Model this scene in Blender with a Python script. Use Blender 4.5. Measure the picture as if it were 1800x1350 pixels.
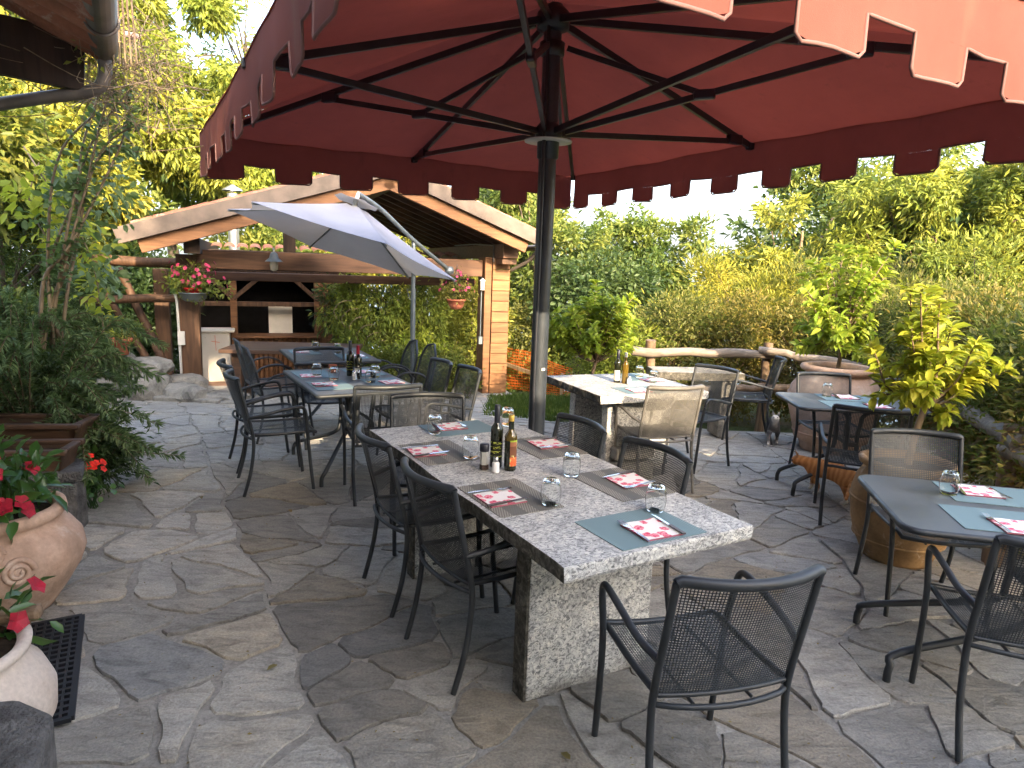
import bpy, bmesh, math, random
import numpy as np
from mathutils import Vector, Matrix

for _o in list(bpy.data.objects):
    bpy.data.objects.remove(_o)
scene = bpy.context.scene
PI = math.pi
R = math.radians
rng = random.Random(7)
nrg = np.random.default_rng(11)

# ------------------------------------------------------------------ camera
cam_data = bpy.data.cameras.new("camera")
cam_data.sensor_width = 36.0
cam_data.lens = 36.0 * 1184.0 / 1800.0
cam_data.clip_start = 0.05
cam_data.clip_end = 30000.0
cam = bpy.data.objects.new("camera", cam_data)
scene.collection.objects.link(cam)
scene.camera = cam
_p, _r = R(9.8), R(2.0)
_f = Vector((0, math.cos(_p), -math.sin(_p)))
_u = Vector((0, math.sin(_p), math.cos(_p)))
_x = Vector((1, 0, 0))
_rt = _x * math.cos(_r) + _u * math.sin(_r)
_up = _u * math.cos(_r) - _x * math.sin(_r)
cam.matrix_world = Matrix(((_rt.x, _up.x, -_f.x, 0), (_rt.y, _up.y, -_f.y, 0), (_rt.z, _up.z, -_f.z, 1.70), (0, 0, 0, 1)))

# ------------------------------------------------------------------ sky and sun (evening sun behind the camera, a little to the right)
SUN_EL, SUN_AZ = 23.5, 22.0            # azimuth measured from -Y towards +X
sun_dir = Vector((math.sin(R(SUN_AZ)) * math.cos(R(SUN_EL)), -math.cos(R(SUN_AZ)) * math.cos(R(SUN_EL)), math.sin(R(SUN_EL))))
world = bpy.data.worlds.new("World")
scene.world = world
world.use_nodes = True
wn = world.node_tree.nodes
wl = world.node_tree.links
wn.clear()
w_out = wn.new("ShaderNodeOutputWorld")
w_bg = wn.new("ShaderNodeBackground")
w_sky = wn.new("ShaderNodeTexSky")
w_sky.sky_type = 'NISHITA'
w_sky.sun_disc = False
w_sky.sun_elevation = R(SUN_EL)
w_sky.sun_rotation = math.atan2(sun_dir.x, sun_dir.y)
w_sky.air_density = 1.0
w_sky.dust_density = 4.0
w_sky.ozone_density = 1.0
w_bg.inputs["Strength"].default_value = 0.15
wl.new(w_sky.outputs[0], w_bg.inputs[0])
wl.new(w_bg.outputs[0], w_out.inputs[0])
sun_data = bpy.data.lights.new("sun", 'SUN')
sun_data.energy = 2.1
sun_data.angle = R(0.5)
sun_data.color = (1.0, 0.80, 0.55)
sun = bpy.data.objects.new("sun", sun_data)
sun.rotation_euler = sun_dir.to_track_quat('Z', 'Y').to_euler()
scene.collection.objects.link(sun)
scene.view_settings.view_transform = 'Standard'
scene.view_settings.look = 'None'
scene.view_settings.exposure = 3.12
scene.view_settings.gamma = 1.0
scene.view_settings.use_curve_mapping = False
scene.cycles.use_denoising = True
scene.cycles.max_bounces = 7
scene.cycles.transparent_max_bounces = 12
scene.cycles.transmission_bounces = 8
scene.cycles.caustics_reflective = False
scene.cycles.caustics_refractive = False
scene.cycles.sample_clamp_indirect = 6.0

# ------------------------------------------------------------------ helpers
COL = scene.collection


def tag(o, label=None, cat=None, group=None, kind=None):
    if label: o["label"] = label
    if cat: o["category"] = cat
    if group: o["group"] = group
    if kind: o["kind"] = kind
    return o


def empty(name, loc=(0, 0, 0), rz=0.0, label=None, cat=None, group=None):
    o = bpy.data.objects.new(name, None)
    o.empty_display_size = 0.1
    o.location = loc
    o.rotation_euler = (0, 0, rz)
    COL.objects.link(o)
    return tag(o, label, cat, group)


def link(name, me, parent=None, loc=None, rot=None):
    o = bpy.data.objects.new(name, me)
    COL.objects.link(o)
    if parent is not None: o.parent = parent
    if loc is not None: o.location = loc
    if rot is not None: o.rotation_euler = rot
    return o


def copy_tree(o, parent=None):
    c = o.copy()
    COL.objects.link(c)
    if parent is not None: c.parent = parent
    for ch in list(o.children):
        copy_tree(ch, c)
    return c


def place(o, loc, rz, label=None, group=None, scale=None):
    o.location = loc
    o.rotation_euler = (o.rotation_euler[0], o.rotation_euler[1], rz)
    if label: o["label"] = label
    if group: o["group"] = group
    if scale: o.scale = (scale, scale, scale) if not isinstance(scale, tuple) else scale
    return o


def catmull(pts, n=8):
    P = [Vector(p) for p in pts]
    out = []
    for i in range(len(P) - 1):
        p0 = P[max(i - 1, 0)]; p1 = P[i]; p2 = P[i + 1]; p3 = P[min(i + 2, len(P) - 1)]
        for k in range(n):
            t = k / n
            out.append(0.5 * ((2 * p1) + (p2 - p0) * t + (2 * p0 - 5 * p1 + 4 * p2 - p3) * t * t + (3 * p1 - p0 - 3 * p2 + p3) * t ** 3))
    out.append(P[-1])
    return out


class MB:
    """collects shapes, links them as one mesh"""
    def __init__(self):
        self.v = []; self.f = []; self.sm = []; self.mi = []

    def add(self, verts, faces, smooth=False, mi=0):
        b = len(self.v)
        self.v.extend([tuple(v) for v in verts])
        self.f.extend([tuple(b + i for i in f) for f in faces])
        self.sm.extend([smooth] * len(faces)); self.mi.extend([mi] * len(faces))
        return self

    def box(self, c, s, rz=0.0, M=None, mi=0):
        hx, hy, hz = s[0] / 2, s[1] / 2, s[2] / 2
        vs = [Vector((x, y, z)) for z in (-hz, hz) for y in (-hy, hy) for x in (-hx, hx)]
        if M is None: M = Matrix.Rotation(rz, 3, 'Z')
        vs = [M @ v + Vector(c) for v in vs]
        return self.add(vs, [(0, 2, 3, 1), (4, 5, 7, 6), (0, 1, 5, 4), (2, 6, 7, 3), (0, 4, 6, 2), (1, 3, 7, 5)], mi=mi)

    def bar(self, a, b, w, h, up=(0, 0, 1), mi=0):
        """rectangular bar from a to b; h along up"""
        a = Vector(a); b = Vector(b); d = (b - a)
        L = d.length; d = d.normalized(); upv = Vector(up)
        sx = d.cross(upv)
        if sx.length < 1e-4: sx = d.cross(Vector((1, 0, 0)))
        sx.normalize(); sz = sx.cross(d).normalized()
        M = Matrix((sx, d, sz)).transposed()
        return self.box((a + b) / 2, (w, L, h), M=M, mi=mi)

    def tube(self, path, r, n=8, caps=True, smooth=True, flat=1.0, mi=0):
        P = [Vector(p) for p in path]
        m = len(P)
        rs = r if hasattr(r, '__len__') else [r] * m
        if len(rs) != m:
            rs = [rs[0] + (rs[-1] - rs[0]) * i / (m - 1) for i in range(m)]
        t0 = (P[1] - P[0]).normalized()
        ref = Vector((0, 0, 1)) if abs(t0.z) < 0.9 else Vector((1, 0, 0))
        nx = t0.cross(ref).normalized()
        vs = []; fs = []
        for i in range(m):
            t = (P[min(i + 1, m - 1)] - P[max(i - 1, 0)])
            if t.length < 1e-9: t = t0
            t.normalize()
            nx = (nx - t * nx.dot(t))
            if nx.length < 1e-6: nx = t.cross(Vector((0.3, 0.5, 0.8)))
            nx.normalize(); ny = t.cross(nx)
            for k in range(n):
                a = 2 * PI * k / n
                vs.append(P[i] + nx * (math.cos(a) * rs[i]) + ny * (math.sin(a) * rs[i] * flat))
        for i in range(m - 1):
            for k in range(n):
                k2 = (k + 1) % n
                fs.append((i * n + k, i * n + k2, (i + 1) * n + k2, (i + 1) * n + k))
        self.add(vs, fs, smooth, mi)
        if caps:
            self.add(vs[:n], [tuple(range(n - 1, -1, -1))], False, mi)
            self.add(vs[-n:], [tuple(range(n))], False, mi)
        return self

    def lathe(self, prof, n=24, c=(0, 0, 0), smooth=True, mi=0, wob=0.0, seed=0):
        vs = []; fs = []
        m = len(prof); rr = random.Random(seed)
        ph = [rr.uniform(0, 6.28) for _ in range(4)]
        for r_, z_ in prof:
            for k in range(n):
                a = 2 * PI * k / n
                q = 1 + wob * (math.sin(2 * a + ph[0] + z_ * 3) + 0.6 * math.sin(3 * a + ph[1] - z_ * 5))
                vs.append((c[0] + r_ * q * math.cos(a), c[1] + r_ * q * math.sin(a), c[2] + z_))
        for i in range(m - 1):
            for k in range(n):
                k2 = (k + 1) % n
                fs.append((i * n + k, i * n + k2, (i + 1) * n + k2, (i + 1) * n + k))
        return self.add(vs, fs, smooth, mi)

    def poly(self, pts, z0, z1, mi=0, M=None):
        """extruded polygon"""
        n = len(pts)
        vs = [Vector((p[0], p[1], z0)) for p in pts] + [Vector((p[0], p[1], z1)) for p in pts]
        if M is not None: vs = [M @ v for v in vs]
        fs = [tuple(range(n - 1, -1, -1)), tuple(range(n, 2 * n))]
        fs += [(i, (i + 1) % n, n + (i + 1) % n, n + i) for i in range(n)]
        return self.add(vs, fs, mi=mi)

    def mesh(self, name, mats):
        me = bpy.data.meshes.new(name)
        me.from_pydata(self.v, [], self.f)
        me.polygons.foreach_set("use_smooth", self.sm)
        if not isinstance(mats, (list, tuple)): mats = [mats]
        for m in mats: me.materials.append(m)
        if len(mats) > 1: me.polygons.foreach_set("material_index", self.mi)
        me.update()
        return me

    def build(self, name, mats, parent=None, loc=None, rot=None, bevel=0.0, seg=2):
        o = link(name, self.mesh(name, mats), parent, loc, rot)
        if bevel:
            m = o.modifiers.new("bevel", 'BEVEL'); m.width = bevel; m.segments = seg; m.limit_method = 'ANGLE'; m.angle_limit = R(35)
        return o


# ------------------------------------------------------------------ materials
MATS = {}


class NT:
    def __init__(self, name, rough=0.6, spec=0.4, metal=0.0):
        self.m = bpy.data.materials.new(name)
        self.m.use_nodes = True
        self.t = self.m.node_tree
        self.N = self.t.nodes; self.L = self.t.links
        self.b = self.N["Principled BSDF"]
        self.out = self.N["Material Output"]
        self.b.inputs["Roughness"].default_value = rough
        self.b.inputs["Specular IOR Level"].default_value = spec
        self.b.inputs["Metallic"].default_value = metal
        MATS[name] = self.m
        self.tc = None

    def coord(self, kind="Object"):
        if self.tc is None: self.tc = self.N.new("ShaderNodeTexCoord")
        return self.tc.outputs[kind]

    def mapping(self, scale=(1, 1, 1), rot=(0, 0, 0), kind="Object", src=None):
        m = self.N.new("ShaderNodeMapping")
        m.inputs["Scale"].default_value = scale
        m.inputs["Rotation"].default_value = rot
        self.L.new(src or self.coord(kind), m.inputs["Vector"])
        return m.outputs[0]

    def noise(self, vec, scale=5.0, detail=4.0, rough=0.55, dist=0.0):
        n = self.N.new("ShaderNodeTexNoise")
        n.inputs["Scale"].default_value = scale; n.inputs["Detail"].default_value = detail
        n.inputs["Roughness"].default_value = rough; n.inputs["Distortion"].default_value = dist
        self.L.new(vec, n.inputs["Vector"])
        return n.outputs["Fac"]

    def voro(self, vec, scale=5.0, feature='F1', out="Distance", rand=1.0):
        n = self.N.new("ShaderNodeTexVoronoi")
        n.feature = feature
        n.inputs["Scale"].default_value = scale; n.inputs["Randomness"].default_value = rand
        self.L.new(vec, n.inputs["Vector"])
        return n.outputs[out]

    def ramp(self, fac, stops, interp='LINEAR'):
        n = self.N.new("ShaderNodeValToRGB")
        n.color_ramp.interpolation = interp
        el = n.color_ramp.elements
        while len(el) < len(stops): el.new(0.5)
        for e, (p, c) in zip(el, stops):
            e.position = p
            e.color = (c[0], c[1], c[2], 1) if hasattr(c, '__len__') else (c, c, c, 1)
        self.L.new(fac, n.inputs[0])
        return n.outputs[0]

    def mix(self, a, b, fac, mode='MIX'):
        n = self.N.new("ShaderNodeMix")
        n.data_type = 'RGBA'; n.blend_type = mode
        for sock, val in ((n.inputs["Factor"], fac), (n.inputs["A"], a), (n.inputs["B"], b)):
            pass
        ins = [i for i in n.inputs if i.enabled]
        for idx, val in ((0, fac), (1, a), (2, b)):
            s = ins[idx]
            if hasattr(val, 'is_output') or isinstance(val, bpy.types.NodeSocket): self.L.new(val, s)
            elif idx == 0: s.default_value = val
            else: s.default_value = (val[0], val[1], val[2], 1)
        return [o for o in n.outputs if o.enabled][0]

    def math(self, op, a, b=0.0):
        n = self.N.new("ShaderNodeMath"); n.operation = op
        for i, v in enumerate((a, b)):
            if isinstance(v, bpy.types.NodeSocket): self.L.new(v, n.inputs[i])
            else: n.inputs[i].default_value = v
        return n.outputs[0]

    def objrand(self):
        n = self.N.new("ShaderNodeObjectInfo")
        return n.outputs["Random"]

    def attr(self, name):
        n = self.N.new("ShaderNodeAttribute"); n.attribute_name = name
        return n.outputs["Fac"]

    def color(self, c):
        s = self.b.inputs["Base Color"]
        if isinstance(c, bpy.types.NodeSocket): self.L.new(c, s)
        else: s.default_value = (c[0], c[1], c[2], 1)
        return self

    def rough(self, c):
        self.L.new(c, self.b.inputs["Roughness"]); return self

    def bump(self, h, strength=0.3, dist=0.01):
        n = self.N.new("ShaderNodeBump")
        n.inputs["Strength"].default_value = strength; n.inputs["Distance"].default_value = dist
        self.L.new(h, n.inputs["Height"])
        self.L.new(n.outputs[0], self.b.inputs["Normal"])
        return self


def simple(name, col, rough=0.6, spec=0.4, metal=0.0, var=0.25, scale=9.0, bump=0.0, dist=0.002):
    t = NT(name, rough, spec, metal)
    n = t.noise(t.coord(), scale, 4)
    lo = tuple(c * (1 - var) for c in col); hi = tuple(min(1, c * (1 + var)) for c in col)
    t.color(t.ramp(n, [(0.3, lo), (0.7, hi)]))
    if bump: t.bump(t.noise(t.coord(), scale * 6, 4), bump, dist)
    return t.m


def wood(name, lo, hi, rough=0.65, axis=(1, 1, 12), scale=2.2, bump=0.25):
    """grain runs along the axis with the smallest factor"""
    t = NT(name, rough, 0.3)
    v = t.mapping(axis)
    r_ = t.objrand()
    n1 = t.noise(v, scale, 6, 0.62, 0.6)
    n2 = t.noise(t.coord(), 1.3, 3)
    c = t.ramp(n1, [(0.28, lo), (0.5, tuple((a + b) / 2 for a, b in zip(lo, hi))), (0.72, hi)])
    dk = t.ramp(n2, [(0.35, (0.62, 0.6, 0.58)), (0.65, (1, 1, 1))])
    c = t.mix(c, dk, 0.7, 'MULTIPLY')
    rv = t.ramp(r_, [(0.0, (0.75, 0.73, 0.7)), (1.0, (1.12, 1.1, 1.05))])
    c = t.mix(c, rv, 0.8, 'MULTIPLY')
    t.color(c)
    t.bump(n1, bump, 0.006)
    return t.m


def leafmat(name, c1, c2, c3, trans=(0.25, 0.36, 0.05), tw=0.35, rough=0.5, spec=0.25):
    t = NT(name, rough, spec)
    a = t.attr("lv")
    c = t.ramp(a, [(0.0, c1), (0.5, c2), (1.0, c3)])
    big = t.noise(t.coord(), 1.1, 3)
    c = t.mix(c, t.ramp(big, [(0.3, (0.66, 0.76, 0.78)), (0.7, (1.2, 1.1, 0.9))]), 0.7, 'MULTIPLY')
    c = t.mix(c, t.ramp(t.objrand(), [(0.0, (0.78, 0.95, 1.05)), (0.5, (1, 1, 1)), (1.0, (1.25, 1.05, 0.85))]), 0.8, 'MULTIPLY')
    t.color(c)
    tr = t.N.new("ShaderNodeBsdfTranslucent")
    t.L.new(t.mix(c, trans, 0.55), tr.inputs["Color"])
    mx = t.N.new("ShaderNodeMixShader")
    mx.inputs[0].default_value = tw
    t.L.new(t.b.outputs[0], mx.inputs[1]); t.L.new(tr.outputs[0], mx.inputs[2])
    t.L.new(mx.outputs[0], t.out.inputs["Surface"])
    return t.m


# stone paving
def paver(name, c1, c2, c3):
    t = NT(name, 0.78, 0.25)
    v = t.coord("Object")
    geo = t.N.new("ShaderNodeNewGeometry")
    wv = geo.outputs["Position"]
    r_ = t.objrand()
    base = t.ramp(r_, [(0.0, c3), (0.2, tuple(0.9 * a for a in c1)), (0.4, c2), (0.55, (c1[0] * 1.12, c1[1] * 1.02, c1[2] * 0.88)), (0.7, tuple(0.5 * (a + b) for a, b in zip(c1, c3))), (0.85, tuple(1.12 * a for a in c2)), (1.0, (c3[0] * 0.85, c3[1] * 0.9, c3[2] * 0.98))])
    # faint schist layering, patches and speckle
    n1 = t.noise(t.mapping((1, 2.8, 1), (0, 0, 0.5), src=wv), 5.5, 7, 0.66, 1.0)
    n2 = t.noise(wv, 1.7, 5, 0.6)
    n3 = t.noise(wv, 95.0, 3, 0.7)
    sp = t.voro(wv, 120.0, out="Distance")
    c = t.mix(base, t.ramp(n1, [(0.28, (0.5, 0.49, 0.48)), (0.52, (1, 1, 1)), (0.75, (1.32, 1.28, 1.2))]), 0.85, 'MULTIPLY')
    c = t.mix(c, t.ramp(n2, [(0.3, (0.7, 0.7, 0.72)), (0.5, (1, 1, 1)), (0.72, (1.2, 1.12, 1.0))]), 0.85, 'MULTIPLY')
    c = t.mix(c, t.ramp(n3, [(0.3, (0.66, 0.66, 0.66)), (0.7, (1.28, 1.28, 1.28))]), 0.75, 'MULTIPLY')
    c = t.mix(c, t.ramp(sp, [(0.0, (0.5, 0.5, 0.5)), (0.22, (1, 1, 1))]), 0.35, 'MULTIPLY')
    # dark stains
    st = t.noise(wv, 3.3, 6, 0.7, 0.6)
    c = t.mix(c, (0.09, 0.085, 0.08), t.ramp(st, [(0.62, 0.0), (0.78, 0.6)]))
    t.color(c)
    t.rough(t.ramp(n2, [(0.3, 0.62), (0.7, 0.9)]))
    h = t.math('ADD', t.math('MULTIPLY', n1, 0.8), t.math('MULTIPLY', n3, 0.25))
    t.bump(h, 1.0, 0.03)
    return t.m


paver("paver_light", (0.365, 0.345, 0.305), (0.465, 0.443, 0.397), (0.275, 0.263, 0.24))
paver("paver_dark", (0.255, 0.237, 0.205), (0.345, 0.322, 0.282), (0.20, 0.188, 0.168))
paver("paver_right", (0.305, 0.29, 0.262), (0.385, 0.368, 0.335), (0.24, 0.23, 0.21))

t = NT("mortar", 0.92, 0.15)
geo = t.N.new("ShaderNodeNewGeometry"); wv = geo.outputs["Position"]
n1 = t.noise(wv, 2.3, 5, 0.65); n2 = t.noise(wv, 60, 4, 0.7)
c = t.ramp(n1, [(0.3, (0.22, 0.205, 0.18)), (0.55, (0.34, 0.32, 0.285)), (0.75, (0.43, 0.405, 0.36))])
c = t.mix(c, t.ramp(n2, [(0.3, (0.62, 0.62, 0.62)), (0.7, (1.25, 1.25, 1.25))]), 0.8, 'MULTIPLY')
t.color(c); t.bump(n2, 0.8, 0.012)

t = NT("granite", 0.62, 0.35)
v = t.coord("Object")
warp = t.noise(v, 14, 4, 0.6)
w1 = t.voro(t.mapping((1, 1, 1)), 62.0, out="Color")
bw = t.N.new("ShaderNodeSeparateColor"); t.L.new(w1, bw.inputs[0])
n1 = t.noise(t.mapping((1.0, 1.9, 1.3), (0.3, 0.2, 0.4)), 46, 5, 0.72, 1.6)
n2 = t.noise(v, 7, 4, 0.6)
c = t.ramp(n1, [(0.33, (0.07, 0.072, 0.078)), (0.43, (0.22, 0.22, 0.218)), (0.52, (0.52, 0.515, 0.49)), (0.68, (0.70, 0.69, 0.65))])
c = t.mix(c, t.ramp(bw.outputs[0], [(0.0, (0.62, 0.62, 0.64)), (0.6, (1, 1, 1)), (1.0, (1.15, 1.12, 1.06))]), 0.7, 'MULTIPLY')
c = t.mix(c, t.ramp(n2, [(0.3, (0.6, 0.6, 0.62)), (0.5, (1, 1, 1)), (0.7, (1.12, 1.1, 1.06))]), 0.8, 'MULTIPLY')
n5 = t.noise(v, 2.6, 5, 0.7, 0.8)
c = t.mix(c, (0.16, 0.15, 0.135), t.ramp(n5, [(0.60, 0.0), (0.74, 0.55)]))
bl = t.voro(t.mapping((1, 1.4, 1.2)), 17.0, out="Distance")
c = t.mix((0.56, 0.54, 0.50), c, t.ramp(bl, [(0.10, 0.25), (0.2, 1.0)]))
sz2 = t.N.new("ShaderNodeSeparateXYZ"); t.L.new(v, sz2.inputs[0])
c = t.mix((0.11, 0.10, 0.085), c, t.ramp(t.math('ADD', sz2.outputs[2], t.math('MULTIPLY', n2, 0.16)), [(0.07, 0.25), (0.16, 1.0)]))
t.color(c); t.bump(n1, 0.3, 0.004)
# saw-rough and darker edge of the granite slab
t = NT("granite_edge", 0.9, 0.15)
v = t.coord("Object"); n1 = t.noise(v, 30, 6, 0.75, 0.5); n2 = t.noise(v, 6, 4)
c = t.ramp(n1, [(0.3, (0.025, 0.024, 0.022)), (0.5, (0.09, 0.085, 0.075)), (0.7, (0.24, 0.225, 0.2))])
c = t.mix(c, t.ramp(n2, [(0.3, (0.6, 0.6, 0.6)), (0.7, (1.2, 1.15, 1.0))]), 0.8, 'MULTIPLY')
t.color(c); t.bump(n1, 0.8, 0.02)

t = NT("dark_metal", 0.42, 0.5)
v = t.coord(); n1 = t.noise(v, 14, 5, 0.65); n2 = t.noise(v, 300, 2)
t.color(t.ramp(n1, [(0.3, (0.012, 0.014, 0.017)), (0.62, (0.024, 0.028, 0.032)), (0.8, (0.05, 0.053, 0.055))]))
t.rough(t.ramp(n1, [(0.3, 0.36), (0.7, 0.58)])); t.bump(n2, 0.12, 0.0006)
t = NT("mesh_metal", 0.46, 0.5)
v = t.coord(); n1 = t.noise(v, 9, 4, 0.65)
t.color(t.ramp(n1, [(0.3, (0.018, 0.021, 0.024)), (0.7, (0.045, 0.05, 0.055))]))
t = NT("pale_mesh", 0.5, 0.45)  # paler tone of the chair metal, used on one chair
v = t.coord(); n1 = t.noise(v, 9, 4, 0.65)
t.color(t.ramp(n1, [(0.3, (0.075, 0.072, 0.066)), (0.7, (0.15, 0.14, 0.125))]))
simple("parasol_metal", (0.016, 0.018, 0.024), 0.4, 0.5, var=0.3)
simple("pole_metal", (0.030, 0.036, 0.044), 0.38, 0.5, var=0.25)
simple("grey_metal", (0.16, 0.18, 0.19), 0.42, 0.5, 0.6, var=0.2)
simple("zinc", (0.42, 0.44, 0.45), 0.32, 0.5, 0.85, var=0.18)
simple("gutter_metal", (0.15, 0.125, 0.105), 0.5, 0.4, 0.35, var=0.25, bump=0.1)
simple("steel", (0.55, 0.55, 0.56), 0.22, 0.5, 1.0, var=0.08)
simple("knife_handle", (0.06, 0.045, 0.045), 0.4)


def cloth(name, col, trans, tw, scale=350.0, fade=None, inner=None):
    t = NT(name, 0.9, 0.1)
    v = t.coord()
    n1 = t.noise(v, 1.6, 5, 0.6); n2 = t.noise(v, scale, 2)
    c = t.ramp(n1, [(0.3, tuple(k * 0.84 for k in col)), (0.7, tuple(min(1, k * 1.1) for k in col))])
    if fade:
        n3 = t.noise(t.mapping((1.1, 1.1, 0.25)), 2.2, 4, 0.6)
        c = t.mix(c, fade, t.ramp(n3, [(0.58, 0.0), (0.75, 0.55)]))
    if inner:
        g_ = t.N.new("ShaderNodeNewGeometry")
        n4 = t.noise(v, 0.9, 6, 0.7)
        ci = t.ramp(n4, [(0.3, tuple(k * 0.8 for k in inner)), (0.7, tuple(k * 1.2 for k in inner))])
        st_ = t.noise(t.mapping((2.0, 2.0, 0.5)), 4.0, 5, 0.7)
        ci = t.mix(ci, (0.10, 0.035, 0.03), t.ramp(st_, [(0.6, 0.0), (0.72, 0.5)]))
        c = t.mix(c, ci, g_.outputs["Backfacing"])
    t.color(c); t.bump(t.math('ADD', n2, t.math('MULTIPLY', n1, 3.0)), 0.2, 0.004)
    tr = t.N.new("ShaderNodeBsdfTranslucent"); tr.inputs["Color"].default_value = (*trans, 1)
    mx = t.N.new("ShaderNodeMixShader"); mx.inputs[0].default_value = tw
    t.L.new(t.b.outputs[0], mx.inputs[1]); t.L.new(tr.outputs[0], mx.inputs[2])
    t.L.new(mx.outputs[0], t.out.inputs["Surface"])
    return t.m


cloth("red_canvas", (0.175, 0.060, 0.047), (0.34, 0.07, 0.056), 0.065, fade=(0.18, 0.105, 0.072), inner=(0.205, 0.053, 0.047))
cloth("red_piping", (0.2, 0.11, 0.1), (0.2, 0.05, 0.05), 0.05)
cloth("white_canvas", (0.24, 0.245, 0.295), (0.42, 0.38, 0.34), 0.25)

wood("wood_brown", (0.045, 0.023, 0.013), (0.15, 0.08, 0.045), axis=(9, 9, 0.8))
wood("wood_beam", (0.06, 0.03, 0.018), (0.175, 0.09, 0.052), axis=(0.7, 9, 9))
wood("wood_orange", (0.10, 0.044, 0.019), (0.255, 0.122, 0.054), axis=(0.8, 10, 10))
wood("wood_pillar", (0.115, 0.05, 0.021), (0.29, 0.145, 0.062), axis=(1.0, 1.0, 14))
wood("wood_pale", (0.22, 0.14, 0.075), (0.45, 0.32, 0.2), axis=(9, 9, 0.8))
wood("wood_dark", (0.022, 0.013, 0.009), (0.075, 0.043, 0.028), axis=(9, 9, 0.8))
wood("wood_grey", (0.10, 0.082, 0.068), (0.33, 0.275, 0.225), axis=(0.8, 9, 9), bump=0.5)
wood("wood_log", (0.085, 0.055, 0.035), (0.33, 0.225, 0.145), axis=(9, 9, 0.9), bump=0.7)
wood("wood_old", (0.035, 0.022, 0.016), (0.15, 0.082, 0.05), axis=(0.7, 9, 9), bump=0.5, rough=0.5)
wood("bark", (0.045, 0.034, 0.026), (0.17, 0.13, 0.095), axis=(5, 5, 1.2), scale=4, bump=0.9)
wood("twig", (0.11, 0.075, 0.045), (0.33, 0.245, 0.155), axis=(5, 5, 1.2), scale=4, bump=0.5)


def terracotta(name, lo, hi, dirt=0.6):
    t = NT(name, 0.82, 0.2)
    v = t.coord(); n1 = t.noise(v, 3.0, 6, 0.65, 0.5); n2 = t.noise(v, 45, 4, 0.7); n3 = t.noise(t.mapping((1, 1, 0.3)), 5.0, 5, 0.6)
    c = t.ramp(n1, [(0.3, lo), (0.68, hi)])
    c = t.mix(c, t.ramp(n2, [(0.3, (0.8, 0.8, 0.8)), (0.7, (1.14, 1.14, 1.14))]), 0.7, 'MULTIPLY')
    c = t.mix(c, (0.12, 0.09, 0.065), t.ramp(n3, [(0.56, 0.0), (0.75, dirt)]))
    c = t.mix(c, (0.62, 0.53, 0.45), t.ramp(t.noise(v, 6.5, 6, 0.7, 0.4), [(0.56, 0.0), (0.72, 0.55)]))
    t.color(c); t.bump(n2, 0.45, 0.005)
    return t.m


terracotta("terracotta", (0.36, 0.17, 0.105), (0.52, 0.29, 0.195), 0.35)
terracotta("terracotta_pale", (0.40, 0.245, 0.165), (0.56, 0.39, 0.29), 0.35)
terracotta("terracotta_cream", (0.5, 0.4, 0.33), (0.68, 0.59, 0.51), 0.4)
terracotta("terracotta_mossy", (0.17, 0.105, 0.05), (0.34, 0.21, 0.10), 0.8)
terracotta("roof_tile", (0.20, 0.075, 0.045), (0.40, 0.17, 0.10), 0.5)
terracotta("terracotta_red", (0.44, 0.12, 0.065), (0.55, 0.19, 0.11), 0.1)
simple("slate", (0.13, 0.122, 0.115), 0.8, 0.25, var=0.55, scale=11, bump=1.0, dist=0.03)
simple("fascia", (0.092, 0.068, 0.054), 0.6, 0.3, var=0.3, scale=6)
simple("plaster", (0.52, 0.47, 0.40), 0.9, 0.2, var=0.12, scale=2.5, bump=0.4, dist=0.006)
simple("white_board", (0.74, 0.68, 0.58), 0.7, 0.3, var=0.06)
simple("interior_shade", (0.012, 0.011, 0.011), 0.9, 0.1)  # near-black colour stands in for the shade inside the grill room
simple("soil", (0.045, 0.032, 0.022), 0.95, 0.1, var=0.5, scale=40, bump=0.8, dist=0.02)
simple("rubber", (0.012, 0.013, 0.016), 0.55, 0.4)
simple("orange_net", (0.78, 0.17, 0.03), 0.6, 0.3, var=0.12)
simple("white_plastic", (0.5, 0.49, 0.46), 0.5, 0.4, var=0.05)
simple("black_plastic", (0.012, 0.013, 0.022), 0.35, 0.5)
simple("yellow_cap", (0.55, 0.36, 0.08), 0.35, 0.5, 0.5, var=0.1)
simple("red_petal", (0.30, 0.008, 0.022), 0.55, 0.3, var=0.35, scale=40)
simple("geranium_petal", (0.80, 0.035, 0.02), 0.55, 0.3, var=0.25, scale=40)
simple("pink_petal", (0.32, 0.03, 0.085), 0.6, 0.3, var=0.35, scale=40)
simple("pale_petal", (0.8, 0.55, 0.5), 0.6, 0.3, var=0.15, scale=40)
simple("red_fabric", (0.5, 0.03, 0.03), 0.8, 0.2)

t = NT("rock", 0.9, 0.2)
geo = t.N.new("ShaderNodeNewGeometry"); wv = geo.outputs["Position"]
n1 = t.noise(wv, 4, 7, 0.7, 0.6); n2 = t.noise(wv, 60, 4, 0.7)
c = t.ramp(n1, [(0.3, (0.12, 0.115, 0.105)), (0.5, (0.27, 0.255, 0.225)), (0.72, (0.40, 0.37, 0.32))])
c = t.mix(c, t.ramp(n2, [(0.3, (0.7, 0.7, 0.7)), (0.7, (1.2, 1.2, 1.2))]), 0.7, 'MULTIPLY')
t.color(c); t.bump(n1, 0.9, 0.05)

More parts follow.
